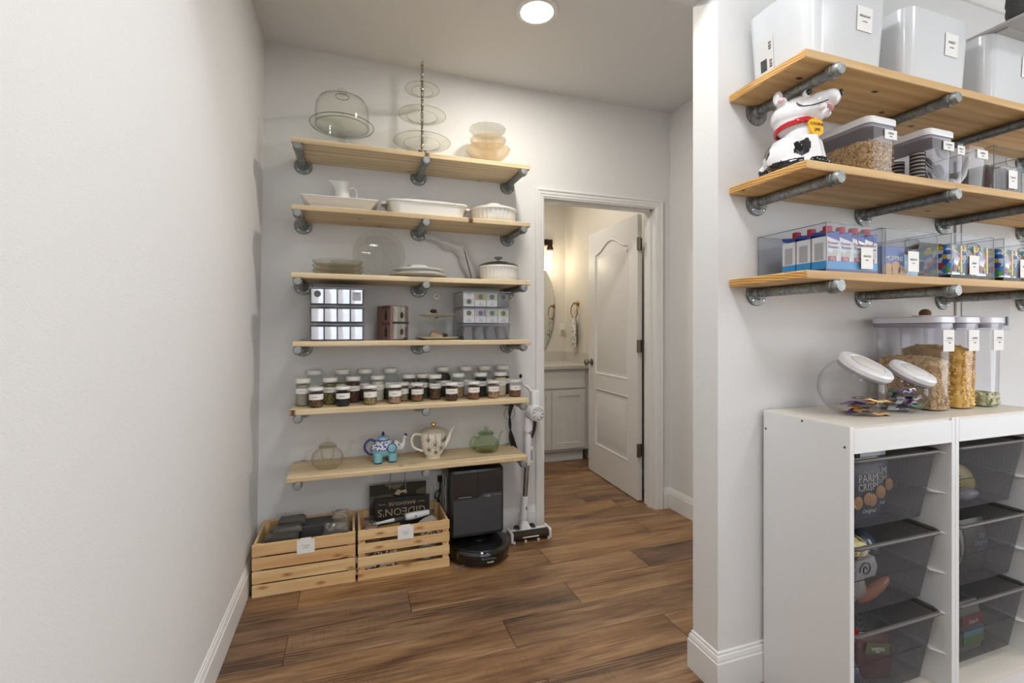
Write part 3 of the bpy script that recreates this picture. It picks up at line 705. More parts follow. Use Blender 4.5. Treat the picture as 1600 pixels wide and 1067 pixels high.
for k in range(8):
    a = k * math.pi / 4
    pts = [(.03 * math.cos(a) , .03 * math.sin(a))] + [((.03 + .065 * u) * math.cos(a + s_ * .33 * math.sin(math.pi * u)), (.03 + .065 * u) * math.sin(a + s_ * .33 * math.sin(math.pi * u))) for s_, us in ((1, (.25, .5, .75, 1)), (-1, (.75, .5, .25))) for u in us]
    P3 = [tuple(mx @ Vector((p[0], p[1], -.005)) + Vector((0, 0, cz))) for p in pts]; P3.append(P3[0])
    mb.tube(P3, .0012, 5, cap=False)
for rr_ in (.022, .108): mb.torus((0, 0, cz), rr_, .0012, 48, 5, mtx=Matrix.Rotation(R(80), 3, 'X') )
mb.build('etched_flower', mat('etched_line', (196, 195, 192), .6), t, smooth=True, kind='stuff')
WH2 = mat('cream_china', (226, 222, 212), .2, coat=.3)
def dinner_plate(label, r_, z_, sc_=0, m=WHITE):
    t = thing('dinner_plate', label, 'plate', (.347, 2.592, z_), 0, 'white plates stacked on the third shelf')
    seg = 72; rings = []
    for rf, h in ((.55, 0), (.58, .002), (.62, .006), (.97, .017), (1, .019), (.985, .021), (.62, .010), (.02, .006)):
        rings.append([(r_ * rf * (1 + sc_ * (rf > .9) * abs(math.cos(4 * math.pi * 2 * i / seg))) * math.cos(2 * math.pi * i / seg), r_ * rf * (1 + sc_ * (rf > .9) * abs(math.cos(4 * math.pi * 2 * i / seg))) * math.sin(2 * math.pi * i / seg), h) for i in range(seg)])
    M().loft(rings).build('plate', m, t, smooth=True)
dinner_plate('widest cream plate at the bottom of the plate stack', .157, z0, 0, WH2)
dinner_plate('second white plate up in the plate stack', .128, z0 + .012, .02)
dinner_plate('third white scalloped plate in the plate stack', .133, z0 + .030, .03)
t = thing('shallow_bowl', 'small pale octagonal bowl upside down on the plate stack', 'bowl', (.345, 2.592, z0 + .0505))
M().lathe([(.05, .024), (.074, .006), (.078, .004), (.078, 0), (.07, .0), (.046, .02)], seg=8).build('bowl', mat('grey_china', (205, 206, 205), .25), t)
# peninsula-shaped dish, traced as its own outline, leaning on the wall
fl = [(.396, 1.798), (.45, 1.79), (.535, 1.770), (.618, 1.748), (.622, 1.764), (.634, 1.760), (.648, 1.727), (.664, 1.690), (.672, 1.672), (.690, 1.640), (.701, 1.608), (.704, 1.58), (.700, 1.548), (.686, 1.525), (.672, 1.525), (.664, 1.545), (.650, 1.556), (.642, 1.572), (.632, 1.592), (.618, 1.604), (.612, 1.625), (.602, 1.648), (.603, 1.668), (.575, 1.700), (.552, 1.712), (.516, 1.708), (.497, 1.722), (.47, 1.748), (.446, 1.752), (.40, 1.762)]
zb = min(p[1] for p in fl); cxm = .58
fl = [(p[0] - cxm, (p[1] - zb)) for p in reversed(fl)]
t = thing('state_shaped_dish', 'white peninsula-shaped serving dish leaning against the wall', 'serving dish', (cxm, 2.722, z0 + .004))
rings = []
for d, y in ((.004, .012), (0, -.008), (.003, -.010), (.008, -.006), (.012, .004), (.016, .006)):
    rings.append([(u, y + v * .03, v) for u, v in offset_poly(fl, d)])
M().loft(rings).build('dish', mat('pale_grey_glaze', (210, 209, 206), .15, coat=.3), t, smooth=True)
t = thing('lidded_casserole', 'white fluted casserole with glass lid right of the peninsula dish', 'casserole dish', (.800, 2.588, z0), 0, 'white fluted casseroles')
fluted(t, .112, .088)
l_ = M().lathe([(.112, .086), (.114, .091), (.10, .101), (.06, .112), (.012, .117), (0, .117)], seg=48).build('glass_lid', glass('lid_glass', (190, 188, 182), (110, 106, 100), 1.3), t, smooth=True)
M().lathe([(.010, .116), (.008, .126), (.022, .134), (.026, .14), (.02, .144), (0, .145)], seg=20).build('lid_knob', glass('knob_glass', (180, 180, 176), (90, 90, 88), 1.3, frost=.4), l_, smooth=True)
# ================================================================ FOURTH SHELF
z0 = BZ[3]
def openbin(t, w_, d, h, m, th=.003, rad=.006, taper=.97, rim=True, hole=None, name='bin_body'):
    """open clear box, origin at bottom centre; hole=(cx, cz, half width, half height) in the front wall"""
    if not hole:
        rs = [ring(rr(w_ * taper, d * taper, rad), 0), ring(rr(w_, d, rad), h)]
        if rim: rs += [ring(rr(w_ + .006, d + .006, rad), h), ring(rr(w_ + .006, d + .006, rad), h + .002)]
        rs += [ring(rr(w_ - 2 * th, d - 2 * th, rad), h + (.002 if rim else 0)), ring(rr(w_ * taper - 2 * th, d * taper - 2 * th, rad), th)]
        return M().loft(rs).build(name, m, t)
    mb = M(); a, b = w_ / 2, d / 2
    mb.box(-a, a, -b, b, 0, th).box(-a, a, b - th, b, th, h).box(-a, -a + th, -b + th, b - th, th, h).box(a - th, a, -b + th, b - th, th, h)
    cx, cz, hw, hh = hole; n = 48; outer = []; inner = []
    for i in range(n):
        an = 2 * math.pi * i / n; u, v = math.cos(an), math.sin(an)
        k = min(((a - cx) if u > 0 else (a + cx)) / max(abs(u), 1e-6), ((h - cz) if v > 0 else cz) / max(abs(v), 1e-6))
        outer.append((cx + u * k, cz + v * k))
        ex = max(-(hw - hh), min(hw - hh, u * hw * 1.2)); inner.append((cx + ex + hh * u, cz + hh * v))
    R_ = [[(p[0], y, p[1]) for p in q] for q, y in ((outer, -b), (inner, -b), (inner, -b + th), (outer, -b + th))]
    mb.loft(R_, False, False)
    o = mb.build(name, m, t)
    rim_ = M().tube([(p[0], -b - .001, p[1]) for p in inner] + [(inner[0][0], -b - .001, inner[0][1])], .0016, 6, cap=False)
    rim_.build('handle_rim', glass('rim_plastic', (200, 202, 204), (110, 112, 116), 1.4, frost=.25), t, smooth=True)
    e = M()
    for x in (-a, a):
        for y in (-b, b): e.box(x - .0012, x + .0012, y - .0012, y + .0012, 0, h)
    e.box(-a, a, -b - .0012, -b + .0012, h - .0015, h + .001).box(-a, a, b - .0012, b + .0012, h - .0015, h + .001)
    e.box(-a - .0012, -a + .0012, -b, b, h - .0015, h + .001).box(a - .0012, a + .0012, -b, b, h - .0015, h + .001)
    e.build('bright_edges', glass('edge_plastic', (196, 198, 200), (120, 122, 126), 1.5, frost=.2), t, kind='stuff')
    return o
ORD = ['bottom', 'middle', 'top']; NTH = ['first', 'second', 'third', 'fourth', 'fifth', 'sixth', 'seventh', 'eighth']
TC = glass('bin_plastic', (249, 249, 251), (150, 152, 158), 1.2, .05, frost=.03, fcol=(225, 226, 232))
EDG = mat('bin_edge_grey', (140, 142, 148), .3)  # plain mid grey for the bin rim strips
BH = .089
for k in range(3):
    zb = z0 + BH * k
    t = thing('clear_storage_bin', 'clear bin of silver foil packets, %s of the left stack' % ORD[k], 'storage bin', (-.066, 2.60, zb), 0, 'clear bins of foil packets')
    openbin(t, .256, .25, BH - .004, TC)
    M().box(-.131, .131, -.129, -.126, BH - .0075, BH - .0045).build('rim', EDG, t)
    for j in range(4):
        hh = .07 if k < 2 else .078
        p = thing('foil_packet', '%s silver foil packet from the left in the %s clear bin of the left stack' % (NTH[j], ORD[k]), 'packet', (-.066 - .0915 + .061 * j, 2.60, zb + .0035), 0, 'silver foil packets')
        mb = M(); rings = []
        for zz, dd in ((0, .5), (.004, .95), (.3 * hh, 1), (.7 * hh, .98), (hh - .004, .9), (hh, .4)):
            rings.append(ring(rr(.0575, .20 * (dd if dd < .6 else 1) + .01, .004), zz))
        mb.loft(rings).build('packet', FOIL, p, smooth=True)
        if k == 2 and j == 0:
            M().lathe([(.016, 0), (.016, .001), (0, .001)], (0, -.106, .05), 24, mtx=Matrix.Rotation(R(90), 3, 'X')).build('round_print', mat('dim_green', (96, 108, 98), .5), p)
        if k == 2 and j == 3:
            M().box(-.02, .02, -.1070, -.1065, .02, .062).build('printed_label', mat('pale_label', (206, 206, 210), .5), p)
            text('TEA', .010, mat('red_ink', (170, 60, 60), .6), p, (0, -.1075, .055))
t = thing('drinks_tin_dispenser', 'old-style chrome dispenser with bottle pictures on its brown sides', 'dispenser', (.222, 2.60, z0), R(28))
BRN = mat('brown_print', (140, 112, 102), .45); 
M().box(-.055, .055, -.045, .09, 0, .183).build('case', BRN, t, bevel=.004)
rings = []
for z_ in (.006, .178):
    rings.append([(-.042, -.045, z_), (-.036, -.058, z_), (0, -.066, z_), (.036, -.058, z_), (.042, -.045, z_)])
M().loft(rings).build('front_plate', CHROME, t, smooth=True)
M().box(-.043, .043, -.067, -.045, .086, .098).build('band', mat('dark_band', (80, 82, 80), .4, .5), t)
bot = [(0.009, 0), (.0095, .03), (.004, .042), (.004, .052), (0, .052)]
for zz in (.018, .106):
    M().prism([(-.012 , zz), (.012, zz), (.012, zz + .035), (.004, zz + .047), (.004, zz + .06), (-.004, zz + .06), (-.004, zz + .047), (-.012, zz + .035)], -.0558, -.0551, 'YZ').build('bottle_print', mat('dark_bottle', (52, 50, 48), .4), t)
    M().box(-.0563, -.0551, -.04, .04, zz + .062, zz + .076).build('red_banner', mat('dull_red', (122, 74, 66), .5), t)
    M().prism([(-.006, zz + .01), (.006, zz + .012), (.009, zz + .03), (.002, zz + .044), (-.008, zz + .034)], -.0672, -.0665, 'XZ').build('figure_print', mat('dark_bottle', (52, 50, 48), .4), t)
t = thing('two_tier_plate_stand', 'small two-tier stand with square ceramic plates and silver rod', 'serving stand', (.446, 2.60, z0))
GRC = mat('sage_ceramic', (196, 194, 178), .3, coat=.2); AS = mat('aged_silver', (170, 158, 136), .3, 1)
for zz, w0, w1 in ((.0, .15, .205), (.125, .12, .175)):
    rs = [ring(rr(w0, w0, .02), zz), ring(rr(w1, w1, .014), zz + .014), ring(rr(w1 - .006, w1 - .006, .014), zz + .016), ring(rr(w0 - .01, w0 - .01, .02), zz + .005)]
    M().loft(rs).build('plate', GRC, t, smooth=True, rot=(0, 0, R(3)))
mb = M().lathe([(.004, .005), (.004, .21), (.009, .135), (.009, .137)][:2], seg=10)
mb.lathe([(.011, .118), (.007, .124), (.011, .142), (.004, .15)], seg=14)
mb.torus((0, 0, .238), .013, .0028, 20, 6, mtx=Matrix.Rotation(R(90), 3, 'X')); mb.ball((0, 0, .255), .004, seg=8)
mb.build('rod', AS, t, smooth=True)
t = thing('tan_cup', 'tan ceramic cup lying tilted on the lower stand plate', 'cup', (.408, 2.575, z0 + .034), 0)
M().lathe([(.018, 0), (.02, .001), (.026, .02), (.034, .06), (.032, .06), (.024, .02), (0, .004)], (0, 0, 0), 28, mtx=Matrix.Rotation(R(-58), 3, 'Y') @ Matrix.Rotation(R(180), 3, 'Y')).build('cup', mat('tan_clay', (166, 142, 112), .5), t, (0, 0, 0), smooth=True)
for lb, (x, y, z_) in (('small dark brown tea nest on the upper stand plate', (.425, 2.58, .157)), ('small dark brown tea nest on the lower stand plate', (.485, 2.575, .024))):
    t = thing('tea_nest', lb, 'tea', (x, y, z0 + z_))
    M().ball((0, 0, 0), .019, .016, .011, 14).build('nest', mat('dark_brown_leaf', (70, 50, 36), .7, bump=(80, .8, .004)), t, smooth=True)
teab = [[('white', 'white tea box with a black round emblem low on it'), ('gold', 'white and gold tea box with a green emblem'), ('pale', 'white tea box with a pale green emblem band'), ('grey', 'dull grey tea box')],
        [('white', 'white tea box with cream emblem band'), ('pink', 'white tea box with purple side stripe'), ('pale', 'white tea box with wide pale emblem band'), ('lime', 'white tea box with lime emblem band')]]
tcol = {'white': (214, 216, 200), 'gold': (190, 168, 88), 'pale': (186, 194, 168), 'grey': (140, 142, 134), 'pink': (190, 170, 180), 'lime': (200, 204, 160)}
TB = mat('tea_box_card', (234, 234, 230), .5); EMB = mat('emblem_green', (72, 88, 70), .5)
for k in range(3):
    zb = z0 + BH * k
    t = thing('clear_storage_bin', ['clear bin of wrapped sachets, bottom of the right stack', 'clear bin of four tea boxes, middle of the right stack', 'clear bin of four tea boxes, top of the right stack'][k], 'storage bin', (.700, 2.60, zb), 0, 'clear bins in the right stack')
    openbin(t, .272, .25, BH - .004, TC)
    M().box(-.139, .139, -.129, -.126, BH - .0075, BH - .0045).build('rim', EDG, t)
    for j in range(4):
        x = .700 - .0975 + .065 * j
        if k == 0:
            p = thing('wrapped_sachet', '%s crumpled pale sachet from the left in the bottom right bin' % NTH[j], 'sachet', (x, 2.60, zb + .0035), 0, 'pale sachets in the bottom right bin')
            mb = M(); rings = []
            for zz, w_, tw in ((0, .05, 0), (.02, .054, .1), (.045, .05, -.1), (.068, .03, .2)):
                rings.append([(q[0] + .004 * math.sin(zz * 200 + j), q[1], zz) for q in rr(w_, .2, .012)])
            mb.loft(rings).build('wrap', glass('sachet_film', (205, 200, 196), (150, 145, 140), 1.2, .2, frost=.55, fcol=(206, 202, 198)), p, smooth=True)
        else:
            nm, lb = teab[2 - k][j]
            p = thing('tea_box', lb + (' in the top bin' if k == 2 else ' in the middle bin'), 'tea box', (x, 2.60, zb + .0035), 0, 'tea boxes in the right stack')
            M().box(-.031, .031, -.112, .11, 0, .074 if not (nm == 'grey') else .07).build('box', TB if nm != 'grey' else mat('grey_card', (120, 122, 118), .5), p, bevel=.001)
            low = nm == 'white' and k == 2; zc = .026 if low else .053
            M().box(-.029, .029, -.1129, -.1121, zc - .018, zc + .017).build('colour_band', mat('band_' + nm, tcol[nm], .5), p)
            M().lathe([(.0135, 0), (.0135, .0008), (0, .0008)], (0, -.1129, zc), 20, mtx=Matrix.Rotation(R(90), 3, 'X')).build('emblem', EMB, p)
            text('TEA', .008, INK, p, (0, -.1128, .02 if not low else .058)); text('HERBAL', .007, mat('dark_ink', (40, 44, 44), .6), p, (0, -.1128, .010 if not low else .068))
            if nm == 'pink': M().box(.02, .027, -.1137, -.113, .04, .07).build('stripe', mat('purple_stripe', (120, 70, 140), .5), p)
# ================================================================ SPICE SHELF
z0 = BZ[4]
SP = {'salt': [(150, 142, 130), (176, 168, 156)], 'brown': [(90, 66, 48), (120, 92, 66), (60, 42, 30)], 'black': [(22, 20, 22), (44, 42, 46), (30, 28, 30)],
      'green': [(92, 96, 54), (130, 124, 78), (80, 66, 42), (160, 150, 90)], 'olive': [(134, 122, 84), (168, 152, 110), (104, 92, 60)], 'white': [(206, 198, 182), (226, 220, 206)],
      'pink': [(160, 128, 108), (190, 160, 136), (120, 92, 76)], 'cream': [(206, 190, 158), (226, 212, 184)], 'rust': [(120, 84, 58), (150, 108, 76), (92, 62, 42)],
      'dred': [(80, 50, 44), (110, 66, 54), (50, 34, 34)], 'tan': [(160, 134, 98), (190, 166, 128), (120, 96, 68)], 'coffee': [(34, 26, 24), (50, 38, 32)], 'empty': [(190, 188, 182), (200, 198, 192)], 'moss': [(70, 72, 54), (98, 98, 76), (48, 46, 38)]}
def spmat(n): return speck('spice_' + n, SP[n], 260 if n in ('salt', 'white', 'coffee') else 170, .75, .35)
LID = mat('white_jar_lid', (233, 231, 225), .35)
JC = {}
def jar_mesh(key, fn):
    if key not in JC: JC[key] = fn()
    return JC[key]
def jar(kind, x, y, cont, lab, txt, fill=.85):
    t = thing('spice_jar', lab, 'jar', (x, y, z0), 0, {'s': 'short spice jars', 't': 'tall spice jars', 'b': 'big round-shouldered jars'}[kind])
    r_, h = {'s': (.033, .098), 't': (.0335, .135), 'b': (.046, .168)}[kind]
    if kind == 'b': prof = [(r_ * .9, 0), (r_, .006), (r_, h * .60), (r_ * .9, h * .74), (r_ * .7, h * .84), (r_ * .68, h * .97)]
    else: prof = [(r_ * .88, 0), (r_ * .96, .004), (r_, h * .1), (r_, h * .78), (r_ * .94, h * .85), (r_ * .92, h * .98)]
    rl_ = (.0365 if kind != 'b' else .0375)
    k = kind
    o = JC.get(('g', k))
    if not o:
        JC[('g', k)] = M().lathe(prof, seg=28).build('glass', JARG, t, smooth=True).data
        JC[('l', k)] = M().lathe([(rl_ * .97, h * .86 if kind != 'b' else h * .865), (rl_, h * .87 if kind != 'b' else h * .875), (rl_, h - .002), (rl_ * .95, h + .001), (0, h + .001)], seg=36, flute=.008, fn=1).build('lid', LID, t, smooth='auto').data
        JC[('p', k)] = None
        lt = (.26, .34) if kind == 'b' else ((.40, .66) if kind == 's' else (.50, .68))
        lt = {'s': (.40, .68), 't': (.46, .66), 'b': (.38, .56)}[kind]; mb = M(); rs = []
        for z_ in (h * lt[0], h * lt[1]):
            rs.append([((r_ + .0009) * math.cos(R(a)), (r_ + .0009) * math.sin(R(a)), z_) for a in range(-165, 1, 11)] + [((r_ + .0002) * math.cos(R(a)), (r_ + .0002) * math.sin(R(a)), z_) for a in range(0, -166, -11)])
        JC[('w', k)] = mb.loft(rs).build('paper_label', PAPER, t, smooth=True).data
    else:
        link('glass', JC[('g', k)], t); link('lid', JC[('l', k)], t); link('paper_label', JC[('w', k)], t)
    kk = ('c', kind, round(fill, 2))
    rc = r_ - .002; zt = h * (.84 if kind != 'b' else .8) * fill
    if kind == 'b':
        pr_ = [(0, .003), (rc * .9, .003), (rc, .008), (rc, min(zt, h * .6))] + ([(rc * .88, h * .73), (rc * .7, zt)] if zt > h * .75 else []) + [(0, min(zt, 99) + .001)]
    else: pr_ = [(0, .003), (rc * .9, .003), (rc, .01), (rc, zt), (rc * .5, zt + .003), (0, zt + .001)]
    M().lathe(pr_, seg=20).build('contents', spmat(cont), t, smooth=True)
    lz = {'s': .54, 't': .56, 'b': .47}[kind] * h
    tx = text(txt, .0085 if kind != 'b' else .011, INK, t, (-.004, -r_ - .0016, lz), rot=(R(90), 0, R(-3)))
    tx.location = (-.004, -(r_ + .0016), lz)
row_ = lambda c, k: '%s jar of %s' % (k, c)
front = [('t', -.232, 2.60, 'salt', 'tall jar of grey salt at the left end of the spice shelf', 'SALT'), ('s', -.165, 2.525, 'brown', 'short jar of dark brown spice right of the tall grey salt jar', 'CUMIN'),
         ('t', -.105, 2.605, 'green', 'tall jar of yellow-green seeds, second tall jar from the left', 'PEPPER'), ('s', -.040, 2.52, 'black', 'short jar of black seeds left of the olive spice jar', 'SESAME'),
         ('t', .010, 2.63, 'dred', 'tall jar of dark red and black peppers, third tall jar from the left', 'CLOVES'), ('s', .092, 2.53, 'olive', 'short jar of pale olive herb between the black and pink jars', 'DILL'),
         ('t', .135, 2.645, 'white', 'tall jar of white powder on the left half of the spice shelf', 'SUGAR'), ('s', .215, 2.525, 'pink', 'short jar of pinkish grey spice, fourth short jar from the left', 'GARLIC'),
         ('s', .262, 2.60, 'olive', 'short jar half hidden behind the pinkish grey spice jar', 'SAGE'), ('t', .303, 2.662, 'moss', 'tall jar of mossy flakes left of the dark green herb jar', 'THYME'),
         ('s', .335, 2.56, 'rust', 'short jar of rusty brown spice near the middle of the shelf', 'CHILI'), ('t', .381, 2.665, 'moss', 'tall jar of dark green herb behind the rusty spice jar', 'BASIL'),
         ('t', .438, 2.60, 'brown', 'tall jar of brown herb in front of the big black jar', 'OREGANO'), ('s', .513, 2.52, 'dred', 'short jar of dark red spice, frontmost on the right half', 'PAPRIKA'),
         ('t', .575, 2.635, 'tan', 'tall jar of tan seeds behind the dark red spice jar', 'FENNEL'), ('s', .640, 2.535, 'rust', 'short jar of coarse brown spice between the tan and black tall jars', 'CURRY'),
         ('t', .706, 2.627, 'black', 'tall jar of black pepper on the right half of the shelf', 'PEPPER'), ('s', .757, 2.545, 'pink', 'short jar of greyish brown spice left of the cream jar', 'ONION'),
         ('t', .822, 2.622, 'cream', 'tall jar of cream coloured rice near the right end', 'RICE'), ('s', .890, 2.555, 'rust', 'short half-empty jar at the right end of the spice shelf', 'BAY')]
for j, (k, x, y, c_, lab, tx) in enumerate(front):
    jar(k, x, y, c_, lab, tx, .45 if j == 19 else (.72 if j in (12, 14) else (.92 if k == 't' else .86)))
big = [(-.185, 'empty', 'clear big jar at the left end of the back row', 'OATS', .12), (-.045, 'pink', 'big back-row jar filled with pinkish beans, second from the left', 'BEANS', .72), (.072, 'dred', 'big back-row jar of dark red beans, third from the left', 'BEANS', .55),
       (.207, 'moss', 'big clear jar with dark bottom layer, fourth from the left in the back row', 'TEA', .42), (.5, 'coffee', 'big jar full of black coffee in the middle of the back row', 'COFFEE', .97), (.634, 'empty', 'big clear jar right of the black coffee jar in the back row', 'FLOUR', .5),
       (.748, 'empty', 'big clear jar, second from the right in the back row', 'STARCH', .45), (.857, 'coffee', 'big jar of black contents at the right end of the back row', 'COCOA', .86)]
for x, c_, lab, tx, f_ in big: jar('b', x, 2.70, c_, lab, tx, f_)
# ================================================================ TEAPOT SHELF
z0 = BZ[5]
def curve(pts, n=8):
    pts = [Vector(p) for p in pts]; out = []
    for i in range(len(pts) - 1):
        p0 = pts[max(i - 1, 0)]; p1 = pts[i]; p2 = pts[i + 1]; p3 = pts[min(i + 2, len(pts) - 1)]
        for k in range(n):
            u = k / n
            out.append(.5 * ((2 * p1) + (p2 - p0) * u + (2 * p0 - 5 * p1 + 4 * p2 - p3) * u * u + (3 * p1 - p0 - 3 * p2 + p3) * u ** 3))
    out.append(pts[-1]); return out
def lerp_r(rs, n):
    out = []
    for i in range(n):
        f_ = i / (n - 1) * (len(rs) - 1); a = int(min(f_, len(rs) - 2)); out.append(rs[a] + (rs[a + 1] - rs[a]) * (f_ - a))
    return out
def pot(lab, x, y, rz, body, spout, srad, handle, hr, lid, knob, m, name='teapot', lidm=None, knobm=None, seg=40, flute=0, infuser=None, flat=1):
    t = thing(name, lab, 'teapot', (x, y, z0), rz, 'teapots on the lowest shelf')
    mb = M(); rings = []
    for r_, z_ in body:
        rings.append([(max(r_, 1e-4) * (1 + flute * (r_ > .04) * math.cos(20 * 2 * math.pi * i / seg)) * math.cos(2 * math.pi * i / seg), max(r_, 1e-4) * (1 + flute * (r_ > .04) * math.cos(20 * 2 * math.pi * i / seg)) * math.sin(2 * math.pi * i / seg), z_) for i in range(seg)])
    mb.loft(rings).build('body', m, t, smooth=True)
    cs = curve(spout); M().tube(cs, lerp_r(srad, len(cs)), 12, cap=False).build('spout', m, t, smooth=True)
    ch = curve(handle); M().tube(ch, hr, 10, flat=flat).build('handle', m, t, smooth=True)
    l_ = M().lathe(lid, seg=36).build('lid', lidm or m, t, smooth=True)
    M().lathe(knob, seg=20).build('knob', knobm or lidm or m, l_, smooth=True)
    if infuser: M().lathe(infuser, seg=28).build('infuser', m, t, smooth=True)
    return t
pot('clear glass teapot at the left end of the lowest shelf', -.115, 2.585, R(8), [(.042, 0), (.055, .003), (.072, .02), (.078, .045), (.072, .072), (.052, .092), (.04, .1), (.042, .106)],
    [(.07, 0, .035), (.09, 0, .055), (.105, 0, .09), (.122, 0, .128)], [.014, .010, .007, .006], [(-.05, 0, .088), (-.085, 0, .092), (-.104, 0, .07), (-.098, 0, .035), (-.07, 0, .022)], .0055,
    [(.045, .105), (.046, .109), (.03, .122), (.008, .128), (0, .128)], [(.006, .127), (.006, .134), (.011, .142), (.006, .15), (0, .151)], WARMG, infuser=[(.033, .104), (.031, .06), (.024, .04), (0, .038)])
pot('pale green ribbed glass teapot at the right end of the lowest shelf', .735, 2.62, R(5), [(.045, 0), (.058, .004), (.072, .022), (.076, .042), (.066, .068), (.042, .086), (.04, .098), (.043, .104)],
    [(.064, 0, .03), (.08, 0, .05), (.085, 0, .085), (.103, 0, .112)], [.013, .009, .006, .005], [(-.045, 0, .082), (-.075, 0, .088), (-.094, 0, .06), (-.085, 0, .03), (-.065, 0, .022)], .007,
    [(.046, .103), (.047, .108), (.034, .118), (.01, .122), (0, .122)], [(.008, .121), (.007, .127), (.014, .134), (.011, .142), (0, .145)], GREENG, seg=80, flute=.012)
CRM = mat('cream_porcelain', (238, 232, 216), .12, coat=.4)
tp = pot('cream teapot with black bauble ornaments and gold knob', .428, 2.60, R(8), [(.040, 0), (.042, .006), (.036, .012), (.05, .022), (.062, .05), (.068, .09), (.071, .135), (.071, .142), (.067, .142)],
    [(.058, 0, .055), (.085, 0, .09), (.10, 0, .13), (.122, 0, .158)], [.018, .014, .009, .006], [(-.066, 0, .13), (-.105, 0, .135), (-.122, 0, .105), (-.108, 0, .065), (-.06, 0, .04)], .0065,
    [(.073, .140), (.072, .145), (.05, .158), (.018, .166), (0, .167)], [(.008, .165), (.008, .171), (.015, .178), (.013, .188), (0, .191)], CRM, lidm=mat('taupe_glaze', (204, 192, 172), .2, coat=.3), knobm=GOLD)
BK = mat('black_line', (40, 38, 38), .5)
def body_r(z_):
    pr_ = [(.022, .05), (.05, .062), (.09, .068), (.135, .071)]
    for (za, ra), (zb_, rb) in zip(pr_, pr_[1:]):
        if z_ <= zb_: return ra + (rb - ra) * (z_ - za) / (zb_ - za)
    return .071
for a, zc, r_ in ((-100, .082, .020), (-60, .10, .013), (-130, .108, .012), (-128, .055, .014), (-95, .04, .011), (-68, .060, .015), (-42, .105, .013)):
    q = M(); pts = []
    for i in range(25):
        u = 2 * math.pi * i / 24; zz = zc + r_ * math.sin(u); rb = body_r(zz) + .0006; an = R(a) + r_ * math.cos(u) / rb
        pts.append((rb * math.cos(an), rb * math.sin(an), zz))
    q.tube(pts, .0009, 5, cap=False)
    line = [((body_r(zz) + .0006) * math.cos(R(a)), (body_r(zz) + .0006) * math.sin(R(a)), zz) for zz in [zc + r_ + (.138 - zc - r_) * i / 6 for i in range(7)]]
    q.tube(line, .0007, 5)
    for k in (-1, 1):
        p2 = []
        for i in range(9):
            u = i / 8; zz = zc - r_ * .5 + r_ * u; rb = body_r(zz) + .0006; an = R(a) + (k * r_ * .45 * math.cos(u * 9)) / rb; p2.append((rb * math.cos(an), rb * math.sin(an), zz))
        q.tube(p2, .0012, 5)
    q.build('bauble_print', BK, tp, smooth=True, kind='stuff')
# elephant teapot: fused body, faces coloured by place
e = thing('elephant_teapot', 'blue and white elephant-shaped ceramic teapot with trunk spout', 'teapot', (.168, 2.60, z0), R(6), 'teapots on the lowest shelf')
mb = M(); mb.ball((-.008, 0, .072), .068, .052, .048, 20)
for x, y in ((-.036, -.024), (-.036, .024), (.036, -.024), (.036, .024)): mb.lathe([(.0, .0), (.023, .0), (.024, .01), (.022, .05), (0, .055)], (x * 1.05, y, 0), 14)
mb.ball((.058, 0, .078), .030, .026, .030, 16)
tr_ = curve([(.07, 0, .068), (.088, 0, .066), (.1, 0, .085), (.104, 0, .112), (.115, 0, .138)]); mb.tube(tr_, lerp_r([.018, .014, .010, .008, .0095], len(tr_)), 12)
mb.lathe([(0, .1), (.03, .1), (.031, .116), (0, .117)], (-.008, 0, 0), 20)
me = fuse(mb, .0028, 5)
EB = [mat('turquoise_glaze', (132, 192, 204), .12, coat=.5), mat('white_glaze', (226, 226, 228), .12, coat=.5), mat('cobalt_glaze', (38, 42, 120), .12, coat=.5), speck('blanket_print', [(222, 222, 230), (120, 100, 160), (190, 210, 225), (70, 80, 150), (226, 226, 228)], 110, .2, 0, coat=.5)]
me.materials.clear(); [me.materials.append(q) for q in EB]
for p in me.polygons:
    c_ = p.center; k = 0
    if c_.z < .008: k = 2
    elif c_.x > .048 and c_.z > .055: k = 1
    elif c_.z > .066 + .006 * abs(math.sin(c_.x * 220)): k = 3
    if abs(c_.z - (.066 + .006 * abs(math.sin(c_.x * 220)))) < .002 and c_.x < .048: k = 2
    if c_.x > .105 and c_.z > .128: k = 2
    p.material_index = k
link('body', me, e)
for s_ in (-1, 1):
    q = M().ball((.03, s_ * .047, .078), .024, .006, .027, 20).build('ear', EB[0], e, smooth=True)
    M().torus((.03, s_ * .0495, .078), .0235, .0022, 32, 6, mtx=Matrix.Rotation(R(90), 3, 'X')).build('ear_rim', EB[2], q, smooth=True)
    M().ball((.070, s_ * .0255, .088), .0045, .003, .004, 10).build('eye', EB[2], e, smooth=True)
ch = curve([(-.045, 0, .11), (-.075, 0, .122), (-.1, 0, .1), (-.1, 0, .07), (-.075, 0, .045), (-.058, 0, .05)]); M().tube(ch, .0062, 10).build('handle', EB[2], e, smooth=True)
l_ = M().lathe([(.031, .113), (.032, .118), (.026, .132), (.01, .139), (0, .139)], (-.008, 0, 0), 28).build('lid', mat('pale_blue_glaze', (140, 180, 205), .15, coat=.5), e, smooth=True)
M().torus((-.008, 0, .1165), .031, .0028, 32, 8).build('lid_rim', EB[2], l_, smooth=True)
M().lathe([(.004, .137), (.009, .146), (.006, .155), (0, .162)], (-.008, 0, 0), 14).build('knob', EB[2], l_, smooth=True)
